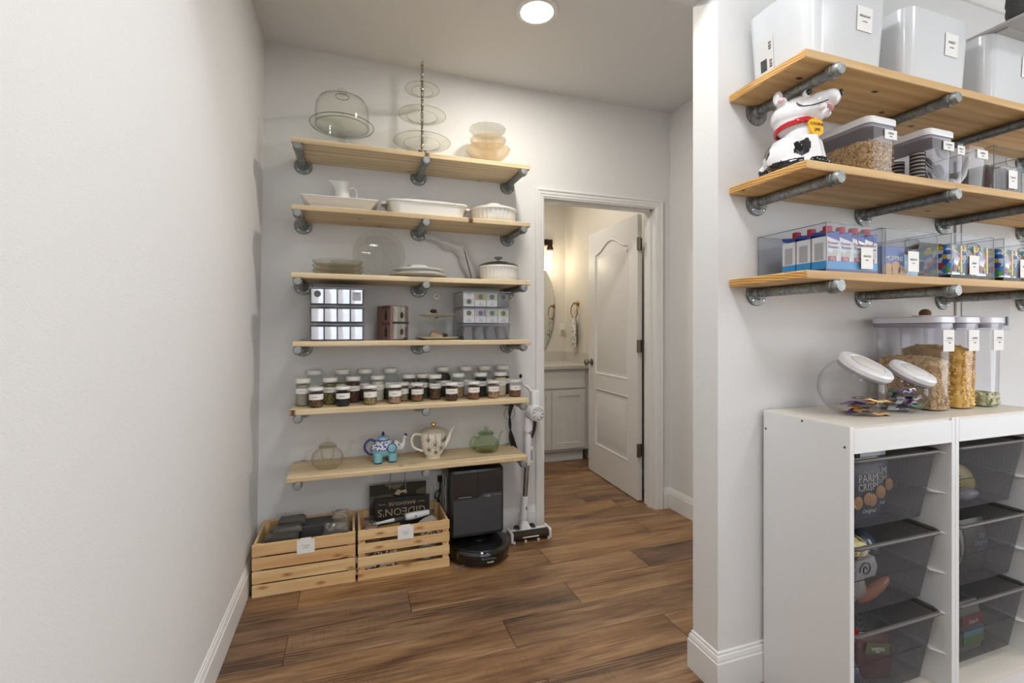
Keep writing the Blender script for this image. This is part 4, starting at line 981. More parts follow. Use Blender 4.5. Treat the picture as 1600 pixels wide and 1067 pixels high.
# ================================================================ FLOOR ITEMS
def crate(x0, x1, y0, y1, h, slat, lab, tone):
    t = thing('wooden_crate', lab, 'crate', (x0, y0, 0), 0, 'pine slat crates under the shelves')
    w_, d = x1 - x0, y1 - y0; gap = (h - 4 * slat) / 3; th = .011
    for k in range(4):
        z = k * (slat + gap)
        for yy, nm in ((0, 'front_slat'), (d - th, 'back_slat')):
            M().box(0, w_, 0, th, 0, slat).build(nm, CRATE, t, (0, yy, z), bevel=.0012, seg=1)
    for k in range(3):                      # ends: three wide boards behind the corner posts
        hh = h / 3
        for xx in (th * .2, w_ - th * 1.2):
            M().box(0, th, th, d - th, .002, hh - .005).build('end_board', CRATE, t, (xx, 0, k * hh), bevel=.001, seg=1)
    for xx in (.013, w_ - .013 - .022):
        for yy in (th, d - th - .014):
            M().box(0, .022, 0, .014, .002, h - .003).build('corner_post', CRATE, t, (xx, yy, 0))
    for k in range(4):
        M().box(th * 1.3, w_ - th * 1.3, 0, d * .2, .004, .012).build('bottom_slat', CRATE, t, (0, th + k * (d - 2 * th) / 4, 0))
    c_ = M().box(w_ * .42, w_ * .42 + .078, -.003, -.0012, h - .068, h - .002)
    card = c_.build('name_card', PAPER, t)
    M().box(w_ * .42 + .016, w_ * .42 + .062, -.003, -.0012, h - .002, h + .006).build('card_tab', PAPER, t)
    text('TEA', .012, INK, card, (w_ * .42 + .039, -.0036, h - .032), sp=1.7); text('ACCESSORIES', .004, INK, card, (w_ * .42 + .039, -.0036, h - .042))
    return t
CY0, CY1 = 2.437, 2.732
crate(-.434, .019, CY0, CY1, .243, .055, 'pale pine slat crate against the left wall holding black pouches', 0)
crate(.030, .486, CY0, CY1, .243, .046, 'pine slat crate beside the robot dock holding tea tools', 1)
DKP = mat('charcoal_pouch', (92, 89, 82), .34, bump=(25, .6, .006)); BAGC = glass('crumpled_film', (252, 251, 249), (190, 188, 182), 3.2, .14, frost=.16, fcol=(236, 232, 224), pattern=(38, 1.6))
def pouch(nm, lab, cat, x, y, z, w_, d, h, rz, m, tilt=0, grp=None, sd=1, par=None):
    random.seed(sd); mb = M(); n = 10; rings = []
    for k, (s_, zz) in enumerate(((.8, 0), (1, .2), (1, .7), (.9, 1.0))):
        rings.append([(p[0] * s_ + random.uniform(-.003, .003), p[1] * s_ + random.uniform(-.003, .003), zz * h + random.uniform(-.003, .003)) for p in rr(w_, d, min(w_, d) * .12, 3)])
    t = mb.loft(rings).build(nm, m, None, (x, y, z), (R(tilt), 0, R(rz)), smooth=True, bevel=0)
    return tag(t, lab, cat, grp)
# stack of charcoal pouches rising on the left of the left crate, on a black box
tb = thing('black_storage_box', 'large black box filling the bottom of the left crate', 'box', (-.21, 2.59, .016))
M().box(-.185, .20, -.125, .115, 0, .13).build('box_body', mat('matt_black', (30, 30, 31), .6), tb, bevel=.003)
M().box(-.03, .12, .0, .115, .13, .225).build('raised_lid', mat('charcoal_card', (72, 72, 71), .6), tb, bevel=.003)
pl = ['lowest charcoal tea pouch in the left crate, at the front', 'second charcoal tea pouch in the left crate', 'third charcoal tea pouch in the left crate', 'highest charcoal tea pouch at the back of the left crate']
for k, (x, y, z, rz) in enumerate(((-.325, 2.492, .175, 3), (-.318, 2.532, .205, -6), (-.302, 2.59, .222, 5), (-.285, 2.655, .240, -4))):
    pouch('tea_pouch', pl[k], 'pouch', x, y, z, .155 - .01 * k, .055, .034, rz, DKP, 0, 'charcoal tea pouches', k + 3)
    # crimped flap
o = pouch('dark_folded_bag', 'crumpled black bag at the front middle of the left crate', 'bag', -.12, 2.475, .147, .12, .04, .062, 4, mat('black_film', (28, 26, 26), .3, bump=(30, .8, .006)), 0, None, 11)
o = tag(M().box(-.05, .05, -.006, .006, 0, .075).build('kraft_card', mat('kraft', (196, 182, 158), .7), None, (-.215, 2.476, .147), (R(-12), 0, 0)), 'small beige card behind the name card of the left crate', 'card')
def filmbag(lab, x, y, z, w_, h, d, sd, tilt=-8):
    random.seed(sd); mb = M(); rings = []
    n = 18
    for k in range(8):
        v_ = k / 7; q = []
        for i in range(n):
            a = 2 * math.pi * i / n; bul = math.sin(math.pi * min(1, v_ * .95 + .08)) ** .5
            q.append((w_ / 2 * math.copysign(abs(math.cos(a)) ** .6, math.cos(a)) * (1 - .25 * v_ ** 2) + random.uniform(-.007, .007), d / 2 * math.sin(a) * bul + random.uniform(-.006, .006), h * v_ + random.uniform(-.008, .008)))
        rings.append(q)
    t = thing('clear_film_bag', lab, 'bag', (x, y, z)); t.rotation_euler = (R(tilt), 0, 0)
    mb.loft(rings).build('film', BAGC, t, smooth=True)
    M().ball((0, 0, h * .30), w_ * .34, d * .24, h * .22, 14).build('packed_leaves', mat('dried_leaf', (176, 168, 150), .8, bump=(60, 1, .006)), t, smooth=True)
    if sd == 5: M().torus((.0, -d * .1, h * .55), w_ * .36, .004, 30, 6, mtx=Matrix.Rotation(R(78), 3, 'X')).build('looped_cord', mat('natural_cord', (196, 184, 156), .7), t, smooth=True)
    return t
filmbag('clear crumpled bag in front on the right of the left crate', -.072, 2.555, .148, .14, .105, .04, 4)
filmbag('tall clear bag with looped cord at the back of the left crate', -.058, 2.66, .152, .10, .125, .05, 5, -4)
# right crate contents
KB = mat('black_kraft', (44, 42, 38), .65, bump=(12, .3, .003)); PKG = mat('pale_print', (190, 172, 140), .6)
t = thing('gift_bag', 'black paper gift bag with cord handles behind the folded bag', 'bag', (.245, 2.705, .03))
t.rotation_euler = (R(4), 0, R(-2))
M().box(-.15, .155, -.008, .008, 0, .352).build('bag_body', speck('camo_print', [(58, 56, 48), (92, 88, 74), (44, 42, 36), (110, 104, 84), (50, 48, 40)], 9, .7, 0, (1, 1, 2.2)), t, bevel=.002)
for y in (-.010, .010):
    cs = curve([(-.045, y, .33), (-.04, y, .40), (-.03, y, .45), (.0, y, .475), (.03, y, .45), (.038, y, .40), (.042, y, .33)]); M().tube(cs, .0022, 6).build('cord_handle', mat('grey_cord', (150, 146, 134), .7), t, smooth=True)
M().prism([(-.02, .30), (0, .325), (.02, .315), (.045, .322), (.05, .298), (.02, .306), (.005, .29)], -.0095, -.0088, 'XZ').build('bat_print', PKG, t)
t = thing('bakehouse_bag', 'black folded bakehouse bag with upside-down gold lettering', 'bag', (.265, 2.672, .06)); t.rotation_euler = (R(3), 0, R(-2))
M().box(-.145, .15, -.006, .006, 0, .255).build('bag_body', KB, t, bevel=.002)
for s_, z, sz in (('BAKEHOUSE', .222, .026), ("GIDEON'S", .178, .058)):
    text(s_, sz, PKG, t, (.0, -.0068, z), rot=(R(90), R(180), 0))
for x in (-.105, .105): M().box(x - .02, x + .02, -.0072, -.0064, .2215, .2235).build('rule_line', PKG, t)
ts = thing('wooden_tool_tray', 'pale wooden tray of tea tools filling the right crate', 'tray', (.255, 2.58, .016))
M().box(-.205, .205, -.11, .06, 0, .014).box(-.205, -.2, -.11, .06, .014, .13).box(.2, .205, -.11, .06, .014, .13).box(-.205, .205, .055, .06, .014, .13).build('tray_body', mat('tan_board', (186, 152, 104), .6), ts)
t = thing('milk_frother', 'white handheld milk frother lying across the right crate', 'frother', (.245, 2.565, .232)); t.rotation_euler = (0, R(-4), R(4))
my_ = Matrix.Rotation(R(90), 3, 'Y')
M().lathe([(0, -.14), (.006, -.138), (.0085, -.13), (.0065, -.10), (.009, -.05), (.0095, -.03)], seg=16, mtx=my_).build('wand', WPLAS, t, smooth=True)
M().lathe([(.011, -.03), (.012, -.01), (.012, .028)], seg=16, mtx=my_).build('clear_sleeve', CLEARP, t, smooth=True)
M().lathe([(.013, .028), (.018, .034), (.0195, .06), (.018, .10), (.014, .15), (.0135, .156), (0, .157)], seg=20, mtx=my_).build('grip', WPLAS, t, smooth=True)
M().ball((.082, -.0185, .002), .005, .003, .005, 10).build('button', mat('grey_button', (110, 108, 106), .5), t, smooth=True)
M().box(.03, .055, -.016, -.0125, -.004, .004).build('emblem', mat('tan_print', (180, 160, 130), .5), t)
for k, (x, y, z, lb) in enumerate(((.16, 2.545, .195, 'long cream packet with white band under the frother'), (.20, 2.52, .055, 'white paper roll low behind the slats of the right crate'), (.18, 2.525, .12, 'white paper roll at mid height behind the slats of the right crate'))):
    t = thing('paper_packet' if k == 0 else 'paper_roll', lb, 'packet' if k == 0 else 'roll', (x, y, z)); t.rotation_euler = (0, R(-3), R(2))
    if k == 0:
        M().box(-.075, .085, -.022, .022, -.012, .012).build('box', mat('tan_board2', (176, 140, 92), .6), t, bevel=.002); M().box(-.078, .05, -.0245, -.0225, .002, .013).build('white_band', PAPER, t)
    else: M().lathe([(0, -.13), (.016, -.13), (.018, 0), (.017, .13), (0, .13)], seg=16, mtx=my_).build('roll', mat('cream_paper', (232, 228, 214), .6), t, smooth=True)
t = thing('film_wrapped_bundle', 'brown film-wrapped bundle at the left end of the right crate', 'bundle', (.095, 2.535, .165))
M().loft([ring(rr(.07, .10, .02), 0), ring(rr(.08, .11, .02), .03), ring(rr(.05, .07, .02), .06)]).build('contents', mat('brown_bundle', (150, 110, 84), .6, bump=(40, .8, .005)), t, smooth=True)
M().loft([ring(rr(.08, .11, .02), 0), ring(rr(.09, .12, .02), .03), ring(rr(.055, .08, .02), .07)]).build('film', BAGC, t, smooth=True)
for k, z in enumerate((.035, .105)):
    t = thing('white_ramekin', ['white ramekin lowest behind the slats at the right of the crate', 'white ramekin higher behind the slats at the right of the crate'][k], 'ramekin', (.375, 2.51, z))
    M().lathe([(.03, 0), (.038, .015), (.042, .045), (.038, .045), (.034, .015), (0, .008)], seg=28).build('bowl', WHITE, t, smooth=True)
t = thing('knit_gloves', 'rolled pale ribbed knit cloth at the right end of the right crate', 'cloth', (.375, 2.545, .19)); t.rotation_euler = (0, R(-22), R(10))
for k in range(4):
    M().tube(curve([(-.05, -.03 + k * .018, 0), (0, -.028 + k * .018, .012), (.045, -.02 + k * .016, .006), (.06, -.01 + k * .014, -.012)]), [.010] * 25, 10).build('knit_fold', mat('knit', (196, 188, 176), .9, bump=(200, 1, .003)), t, smooth=True)
t = tag(M().box(-.1, .1, -.004, .004, 0, .09).build('patterned_cloth', speck('floral_cloth', [(230, 222, 206), (60, 50, 46), (228, 222, 210), (150, 70, 60), (220, 210, 190)], 90, .8, 0), None, (.12, 2.468, .02), (R(-4), 0, R(1))), 'small patterned cloth behind the lowest slats of the right crate', 'cloth')
t = tag(M().box(-.07, .07, -.004, .004, 0, .05).build('patterned_cloth', speck('leaf_cloth', [(206, 190, 160), (70, 60, 52), (180, 164, 136), (60, 54, 48)], 110, .8, 0), None, (.40, 2.468, .165), (R(-4), 0, R(1))), 'small leopard-spotted cloth behind the top slats of the right crate', 'cloth')
# outlet + charger cord
t = thing('wall_outlet', 'white wall outlet with a black plug beside the gift bag', 'outlet', (.488, YB, .355))
M().box(-.036, .036, -.006, -.0005, -.058, .058).build('plate', TRIM, t, bevel=.002)
for z in (.022, -.022): M().prism([(p[0], p[1] + z) for p in rr(.034, .028, .012)], -.0075, -.006, 'XZ').build('socket', mat('socket_white', (214, 214, 212), .4), t)
t = thing('power_cord', 'black power cord plugged in above the right crate', 'cord', (.488, YB, .355))
M().box(-.014, .014, -.035, -.0078, -.002, .03).build('plug', BLACK, t, bevel=.003)
cs = curve([(0, -.03, 0), (-.002, -.034, -.04), (-.004, -.035, -.07), (-.014, -.038, -.10), (-.01, -.03, -.14), (-.016, -.011, -.18), (-.02, -.009, -.26), (-.02, -.009, -.34)]); M().tube(cs, .0045, 8).build('cable', BLACK, t, smooth=True)
cs = curve([(-.004, -.034, -.045), (-.026, -.040, -.06), (-.032, -.042, -.085), (-.012, -.040, -.10), (-.004, -.020, -.13), (-.008, -.010, -.20)]); M().tube(cs, .004, 8).build('cable_loop', BLACK, t, smooth=True)
# robot dock
DK = mat('dock_black', (24, 24, 26), .28, coat=.2); DKG = mat('dock_grey', (62, 63, 66), .5); GLB = mat('gloss_black', (8, 8, 9), .06, coat=.8)
t = thing('robot_vacuum_dock', 'tall black robot vacuum emptying dock under the lowest shelf', 'vacuum dock', (.656, 2.62, 0))
X0, X1, YF, YK = -.162, .150, -.135, .115; W_ = X1 - X0; cxx = (X0 + X1) / 2
def shell(z0_, z1_, grow=0, yf=YF):
    return [ring(rr(W_ + grow * 2, YK - yf + grow, .035, 5, cxx, (YK + yf) / 2), z) for z in (z0_, z1_)]
mb = M().loft(shell(.12, .46) + [ring(rr(W_ - .01, YK - YF - .01, .032, 5, cxx, (YK + YF) / 2), .474), ring(rr(W_ - .05, YK - YF - .05, .02, 5, cxx, (YK + YF) / 2), .48)]).build('tower', DK, t, smooth=True)
# lower charcoal front panel with stepped top edge
mb = M(); pts = [(X0 + .022, .135), (X1 - .02, .135), (X1 - .02, .345), (X0 + .19, .345), (X0 + .155, .322), (X0 + .022, .318)]
mb.prism(pts, YF - .004, YF + .002, 'XZ').build('front_panel', DKG, t)
mb = M(); pts = [(X0 + .022, .326), (X0 + .152, .329), (X0 + .187, .352), (X1 - .02, .352), (X1 - .02, .462), (X0 + .022, .462)]
wt = mb.prism(pts, YF - .005, YF + .002, 'XZ').build('water_tank_window', mat('smoky_window', (20, 20, 22), .08, coat=.6), t)
M().box(cxx - .001, cxx + .001, YF - .0065, YF - .005, .345, .462).build('tank_seam', mat('seam', (4, 4, 4), .5), t)
M().box(X0 + .05, X0 + .12, YF - .0062, YF - .005, .3325, .334).build('light_strip', mat('pale_strip', (190, 190, 190), .4), t)
LT = mat('pale_lettering', (176, 176, 176), .5)
text('eufy', .020, LT, t, (X0 + .212, YF - .0055, .3305)); text('|  OMNI C20', .008, LT, t, (X0 + .265, YF - .0055, .331))
M().loft([ring(rr(W_ + .004, .26, .03, 4, cxx, .0), 0), ring(rr(W_ + .004, .26, .03, 4, cxx, 0), .007), ring(rr(W_, .25, .03, 4, cxx, 0), .010)]).build('base_plate', GLB, t, smooth=True)
M().box(X0 + .002, X0 + .03, .064, YK - .004, .01, .13).box(X1 - .03, X1 - .002, .064, YK - .004, .01, .13).box(X0 + .03, X1 - .03, .068, YK - .004, .01, .13).build('leg_housing', DK, t)
M().box(X0 - .0015, X0 + .001, -.05, .06, .14, .42).build('side_panel', mat('pale_side_panel', (190, 192, 194), .5), t, label='pale side panel with dark slots')
for z in (.36, .25): M().box(X0 - .0025, X0 - .0015, -.02, .0, z, z + .05).build('slot', BLACK, t)
t = thing('robot_vacuum', 'round glossy black robot vacuum parked in front of the dock', 'robot vacuum', (.665, 2.512, 0))
M().lathe([(.150, .012), (.163, .02), (.166, .035), (.166, .062), (.162, .078), (.155, .084), (.130, .087)], seg=64).build('bumper', GLB, t, smooth=True)
M().lathe([(.1545, .084), (.153, .088), (.06, .0905), (0, .091)], seg=64).build('top_cover', mat('robot_top', (18, 18, 19), .22, coat=.4), t, smooth=True)
M().torus((0, 0, .0855), .150, .0022, 64, 6).build('seam_ring', BLACK, t, smooth=True)
M().lathe([(.040, .090), (.040, .094), (.037, .096), (0, .0965)], seg=32).build('centre_disc', mat('robot_disc', (14, 14, 15), .3), t, smooth=True)
M().box(-.03, .05, -.1695, -.162, .045, .055).build('front_sensor', mat('sensor_window', (44, 44, 48), .1, coat=.7), t, bevel=.002)
M().box(.0, .035, -.1685, -.163, .03, .036).build('front_mark', LT, t)
for x in (-.1, .1):
    M().lathe([(.03, 0), (.03, .03)], (x, .02, .003), 16, mtx=None).build('wheel', BLACK, t, smooth=True)
mb = M()
for a in (200, 215, 230): mb.tube([(-.10, -.10, .012), (-.10 + .07 * math.cos(R(a)), -.10 + .07 * math.sin(R(a)), .004)], .0012, 5)
mb.build('side_brush', mat('bristle_grey', (120, 120, 118), .7), t, kind='stuff')
# stick vacuum hanging beside the shelves
t = thing('stick_vacuum', 'white upright stick vacuum leaning beside the doorway', 'stick vacuum', (.99, 2.62, 0))
VW = mat('vac_white', (232, 233, 234), .25, coat=.2); VG = mat('vac_grey', (150, 150, 152), .35)
hd = M().box(-.118, .132, -.045, .035, .012, .05).build('floor_head', VW, t, bevel=.012, seg=3, smooth=True)
M().lathe([(.0, -.118), (.026, -.118), (.026, .118), (0, .118)], (.007, -.032, .034), 24, mtx=Matrix.Rotation(R(90), 3, 'Y')).build('brush_window', glass('smoky_brush', (128, 118, 108), (60, 54, 50), 1.6, frost=.25, fcol=(120, 106, 94)), hd, smooth=True)
M().box(-.05, .05, -.0605, -.058, .028, .034).build('bristle_strip', WPLAS, hd)
for x in (-.112, .126): M().box(x - .01, x + .006, -.062, .03, .004, .062).build('end_cheek', VW, hd, bevel=.006, seg=3, smooth=True)
mb = M()
for x in (-.1, -.03, .05, .115): mb.box(x - .006, x + .006, -.056, -.046, 0, .012)
mb.build('glide_feet', VW, hd, kind='stuff')
for x in (-.055, .045):
    M().lathe([(.0, -.011), (.030, -.011), (.033, -.006), (.033, .006), (.030, .011), (0, .011)], (x, .035, .034), 24, mtx=Matrix.Rotation(R(90), 3, 'Y')).build('wheel', BLACK, t, smooth=True)
M().loft([ring(rr(.075, .06, .015, 3, -.005, .02), .04), ring(rr(.05, .045, .015, 3, -.008, .03), .075), ring(rr(.026, .03, .01, 3, -.01, .035), .10)]).build('neck_base', VW, t, smooth=True)
M().ball((-.010, .035, .098), .021, .018, .02, 16).build('pivot', VW, t, smooth=True)
def leg(z0_, z1_, r_, m, nm, y=.035, x0_=-.010, x1_=None):
    a = (-.010 + (z0_ - .1) * .072, y + (z0_ - .1) * .03, z0_); b = (-.010 + (z1_ - .1) * .072, y + (z1_ - .1) * .03, z1_)
    return M().tube([a, b], r_, 20).build(nm, m, t, smooth=True)
leg(.10, .235, .0225, VW, 'lower_sleeve'); s_ = leg(.235, .49, .015, mat('wand_metal', (158, 154, 148), .22, .9), 'wand')
leg(.42, .55, .021, VW, 'bracket_sleeve')
M().box(.030, .048, .030, .06, .43, .53).build('side_clip', VW, t, bevel=.005); M().box(.034, .044, .0285, .03, .45, .51).build('clip_slot', VG, t)
M().ball((.0, .0165, .17), .008, .004, .012, 10).build('release_button', VG, t, smooth=True)
text('CLEANER', .022, VG, t, (.0135, .0285, .36), rot=(R(90), R(-90), 0))
leg(.55, .66, .023, VW, 'upper_sleeve'); M().ball((.032, .025, .62), .010, .006, .014, 10).build('latch', VG, t, smooth=True)
leg(.62, .70, .030, VW, 'motor_neck')
mx = Matrix.Rotation(R(90), 3, 'X')
mt = M().lathe([(.044, -.05), (.047, -.04), (.048, .045), (.046, .055), (.040, .058)], (.062, .045, .735), 36, mtx=mx).build('motor_body', VW, t, smooth=True)
M().lathe([(.041, .054), (.041, .060), (.034, .062), (0, .062)], (.062, .045, .735), 36, mtx=mx).build('filter_cap', mat('cap_grey', (190, 190, 190), .35), mt, smooth=True)
mb = M().lathe([(.018, .062), (.0175, .066), (0, .067)], (.062, .045, .735), 24, mtx=mx); mb.build('cap_hub', WPLAS, mt, smooth=True)
mb = M()
for k in range(8):
    a = k * math.pi / 4; mb.tube([(.062 + .02 * math.cos(a), -.0185, .735 + .02 * math.sin(a)), (.062 + .033 * math.cos(a + .35), -.0185, .735 + .033 * math.sin(a + .35))], .0042, 6)
mb.build('cap_vents', WPLAS, mt, kind='stuff', smooth=True)
M().loft([ring(rr(.052, .052, .014, 4, .066, .05), .765), ring(rr(.054, .052, .014, 4, .066, .05), .86), ring(rr(.046, .044, .012, 4, .066, .05), .868)]).build('dust_cup', VW, t, smooth=True)
cs = curve([(.044, .05, .86), (.02, .055, .89), (0, .06, .90), (-.012, .062, .93), (-.02, .065, .95)]); M().tube(cs, lerp_r([.010, .010, .009, .008, .006], len(cs)), 12).build('handle', VW, t, smooth=True)
M().ball((-.02, .062, .955), .010, .010, .013, 12).build('trigger', BLACK, t, smooth=True)
M().tube([(.058, .04, .70), (.056, .035, .66), (.048, .03, .62), (.042, .03, .585)], [.016, .015, .011, .005], 12).build('rubber_grip', BLACK, t, smooth=True)
t = thing('coiled_cable', 'bundle of black cable hanging from the shelf bracket by the stick vacuum', 'cable', (.93, 2.70, .80))
for k in range(5):
    dx = (k - 2) * .006; cs = curve([(-.002 + dx, 0, 0), (-.022 + dx * .5, .0, -.06), (-.02 - dx * .4, .006, -.14), (-.012 + dx, .0, -.22), (.01 + dx, -.004, -.29)]); M().tube(cs, .0048, 7).build('strand', BLACK, t, smooth=True)
M().torus((-.025, 0, -.07), .035, .0012, 30, 5, mtx=mx, sz=1).build('wire_loop', BLACK, t, smooth=True)
# ================================================================ RIGHT SIDE: TOP SHELF
z0 = RZ[0]
def white_bin(cx, lab, word, sticker=False):
    t = thing('storage_bin', lab, 'storage bin', (cx, 1.155, z0), 0, 'glossy white bins on the upper right shelf')
    w0, w1, d0, d1, h = .305, .335, .235, .256, .247
    rs = [ring(rr(w0, d0, .04, 7), .012), ring(rr(w1, d1, .045, 7), h), ring(rr(w1 - .006, d1 - .006, .042, 7), h), ring(rr(w0 - .006, d0 - .006, .038, 7), .016)]
    b_ = M().loft(rs).build('bin_body', GLOSSW, t, smooth=True)
    M().loft([ring(rr(w0 - .012, d0 - .012, .035, 6), 0), ring(rr(w0 - .004, d0 - .004, .037, 6), .0125)]).build('foot', mat('pale_blue_plastic', (206, 214, 222), .2), t, smooth=True)
    y = -(d0 + (d1 - d0) * .55) / 2 - .0022; tl = math.atan(((d1 - d0) / 2) / (h - .012))
    c_ = M().box(-.033, .033, -.0005, .0, -.037, .037).build('name_label', PAPER, t, (.052, y - .0005, .155), (tl, 0, 0))
    text(word, .012 if len(word) < 8 else .009, INK, c_, (0, -.001, .008)); text('& MORE', .006, INK, c_, (0, -.001, -.008))
    if sticker:
        x = -(w0 + (w1 - w0) * .3) / 2 - .002
        s_ = M().box(-.0005, 0, -.028, .028, -.062, .05).build('barcode_sticker', mat('sticker', (214, 214, 210), .6), t, (x - .001, .045, .098), (0, -math.atan(.015 / .235), 0))
        mb = M()
        for k, q in enumerate((.004, .007, .012, .014, .019, .024, .026)): mb.box(-.0012, -.0006, -.022, -.012, -.05 + q, -.048 + q).box(-.0012, -.0006, -.020, -.010, .008 + q, .0098 + q)
        mb.box(-.0012, -.0006, -.002, .022, -.05, -.012).build('printed_bars', mat('dark_print', (70, 70, 72), .6), s_, kind='stuff')
    return t
white_bin(1.455, 'glossy white bin at the left end of the upper right shelf, with barcode sticker', 'BREAKFAST', True)
white_bin(1.872, 'glossy white bin in the middle of the upper right shelf', 'SWEET')
white_bin(2.305, 'glossy white bin at the right end, under a grey lid', 'BAKING')
t = thing('packet_carton', 'dark green carton peeking over the back of the left white bin', 'carton', (1.39, 1.14, z0 + .05))
M().box(-.07, .07, -.07, .06, -.03, .225).build('carton', mat('dark_green_card', (58, 66, 58), .5), t, bevel=.002); M().box(-.0715, -.0702, -.06, .02, .12, .17).build('white_print', mat('pale_print2', (190, 194, 186), .5), t)
t = thing('bin_lid', 'flat grey lid lying over the right white bin', 'lid', (2.33, 1.10, z0 + .248))
M().box(-.19, .16, -.19, .18, 0, .012).build('lid_panel', mat('grey_lid', (176, 176, 174), .4), t, bevel=.003); M().box(-.165, .165, -.105, .14, -.004, 0).build('lid_lip', mat('grey_lid', (176, 176, 174), .4), t)
t = thing('stoneware_pot', 'dark grey rough pot standing on the grey lid', 'pot', (2.205, .968, z0 + .261))
M().lathe([(.034, 0), (.046, .012), (.05, .035), (.047, .06), (.05, .066), (.047, .10), (.038, .12), (.034, .12), (0, .11)], seg=28).build('pot', mat('rough_stone', (70, 70, 68), .8, bump=(60, 1, .006)), t, smooth=True)
# ================================================================ MIDDLE RIGHT SHELF
z0 = RZ[1]
dog = thing('dog_cookie_jar', 'white dog-shaped cookie jar with black patches and red collar', 'cookie jar', (1.338, 1.128, z0 + .001), R(-62))
mb = M()
mb.ball((-.020, 0, .060), .074, .070, .066, 24); mb.ball((.012, 0, .108), .052, .054, .058, 20); mb.lathe([(0, 0), (.06, 0), (.062, .03), (0, .06)], (-.02, 0, 0), 20)
for s_ in (-1, 1):
    mb.tube([(.042, s_ * .030, .10), (.056, s_ * .031, .05), (.060, s_ * .031, .012)], [.026, .022, .023], 14); mb.ball((.074, s_ * .032, .016), .027, .022, .0165, 16)
    mb.ball((.004, s_ * .058, .020), .050, .024, .0205, 16); mb.ball((-.030, s_ * .046, .052), .045, .030, .048, 16)
    mb.ball((-.040, s_ * .040, .243), .016, .010, .026, 14)
    mb.ball((-.030, s_ * .052, .226), .020, .012, .014, 14)
Mx = Matrix.Rotation(R(-16), 3, 'Y')
mb.ball((-.004, 0, .160), .058, .058, .040, 20); mb.ball((-.006, 0, .186), .066, .064, .050, 24); mb.ball((.030, 0, .188), .064, .056, .044, 20, mtx=Mx); mb.ball((.0, 0, .212), .052, .048, .030, 20, mtx=Mx)
mb.ball((.060, 0, .206), .052, .042, .034, 20, mtx=Mx); mb.ball((.094, 0, .216), .028, .034, .026, 16); mb.ball((.052, 0, .184), .040, .036, .020, 14, mtx=Mx)
mb.ball((-.088, 0, .03), .022, .018, .024, 12)
me = fuse(mb, .0034, 8)
DW = mat('dog_white', (238, 238, 240), .08, coat=.6); DBK = mat('dog_black', (14, 14, 15), .08, coat=.6)
me.materials.append(DW); me.materials.append(DBK) if len(me.materials) else None
me.materials.clear(); me.materials.append(DW); me.materials.append(DBK)
import mathutils.noise as mn
for p in me.polygons:
    c_ = p.center; k = 0; wob = .006 * mn.noise(c_ * 60)
    if c_.z + wob < .032 and not (abs(c_.x - .045) < .006): k = 1
    for cx_, cy_, cz_, r_, el_ in ((.030, -.050, .068, .024, 1.0), (.040, -.044, .082, .013, 1), (-.075, -.030, .085, .026, 1.3), (-.060, -.050, .060, .018, 1), (-.05, .055, .09, .03, 1), (.02, .055, .07, .022, 1)):
        if (c_ - Vector((cx_, cy_, cz_))).length + wob < r_: k = 1
    p.material_index = k
link('body', me, dog)
RED = mat('red_glaze', (188, 24, 34), .12, coat=.5); YEL = mat('yellow_glaze', (238, 182, 30), .12, coat=.5)
cm = Matrix.Rotation(R(-10), 3, 'Y')
M().torus((.0, 0, .148), .0585, .0048, 48, 8, mtx=cm, sz=1.9).build('collar', RED, dog, smooth=True)
tg = M(); sh_ = [(-.021, -.004), (-.018, -.03), (-.008, -.038), (.008, -.038), (.018, -.03), (.021, -.004), (.012, .004), (.005, .003), (.0, .010), (-.005, .003), (-.012, .004)]
tgo = tg.prism([(u, v) for u, v in sh_], -.004, .004, 'XZ').build('name_tag', YEL, dog, (.060, -.032, .146), (R(-6), 0, R(58)), bevel=.0015)
tgo.scale = (1.3, 1.0, 1.25)
text('COOKIE', .0105, DBK, tgo, (0, -.0047, -.010), ext=.0006); text('JAR', .0105, DBK, tgo, (0, -.0047, -.024), ext=.0006)
M().ball((.121, 0, .224), .007, .012, .010, 12).build('nose', DBK, dog, smooth=True)
for s_ in (-1, 1):
    ey = M().ball((.036, s_ * .030, .236), .012, .010, .013, 14).build('eye', DW, dog, smooth=True); M().ball((.043, s_ * .035, .238), .0085, .0068, .0092, 14).build('pupil', DBK, ey, smooth=True)
    cs = curve([(.016, s_ * .0595, .206), (.026, s_ * .0580, .196), (.048, s_ * .052, .190), (.074, s_ * .0435, .193), (.094, s_ * .034, .199)]); M().tube(cs, .0016, 6).build('mouth_line', mat('mouth_dark', (60, 40, 44), .4), dog, smooth=True)
    M().ball((-.026, s_ * .063, .226), .010, .003, .008, 12).build('inner_ear', mat('pink_glaze', (226, 176, 180), .2), dog, smooth=True)
    M().ball((.078, s_ * .034, .184), .013, .008, .012, 12).build('lip', DW, dog, smooth=True)
M().ball((.086, 0, .190), .016, .036, .007, 14).build('tongue', mat('pink_glaze', (226, 176, 180), .2), dog, smooth=True)
LIDW = mat('lid_white', (236, 236, 238), .25)
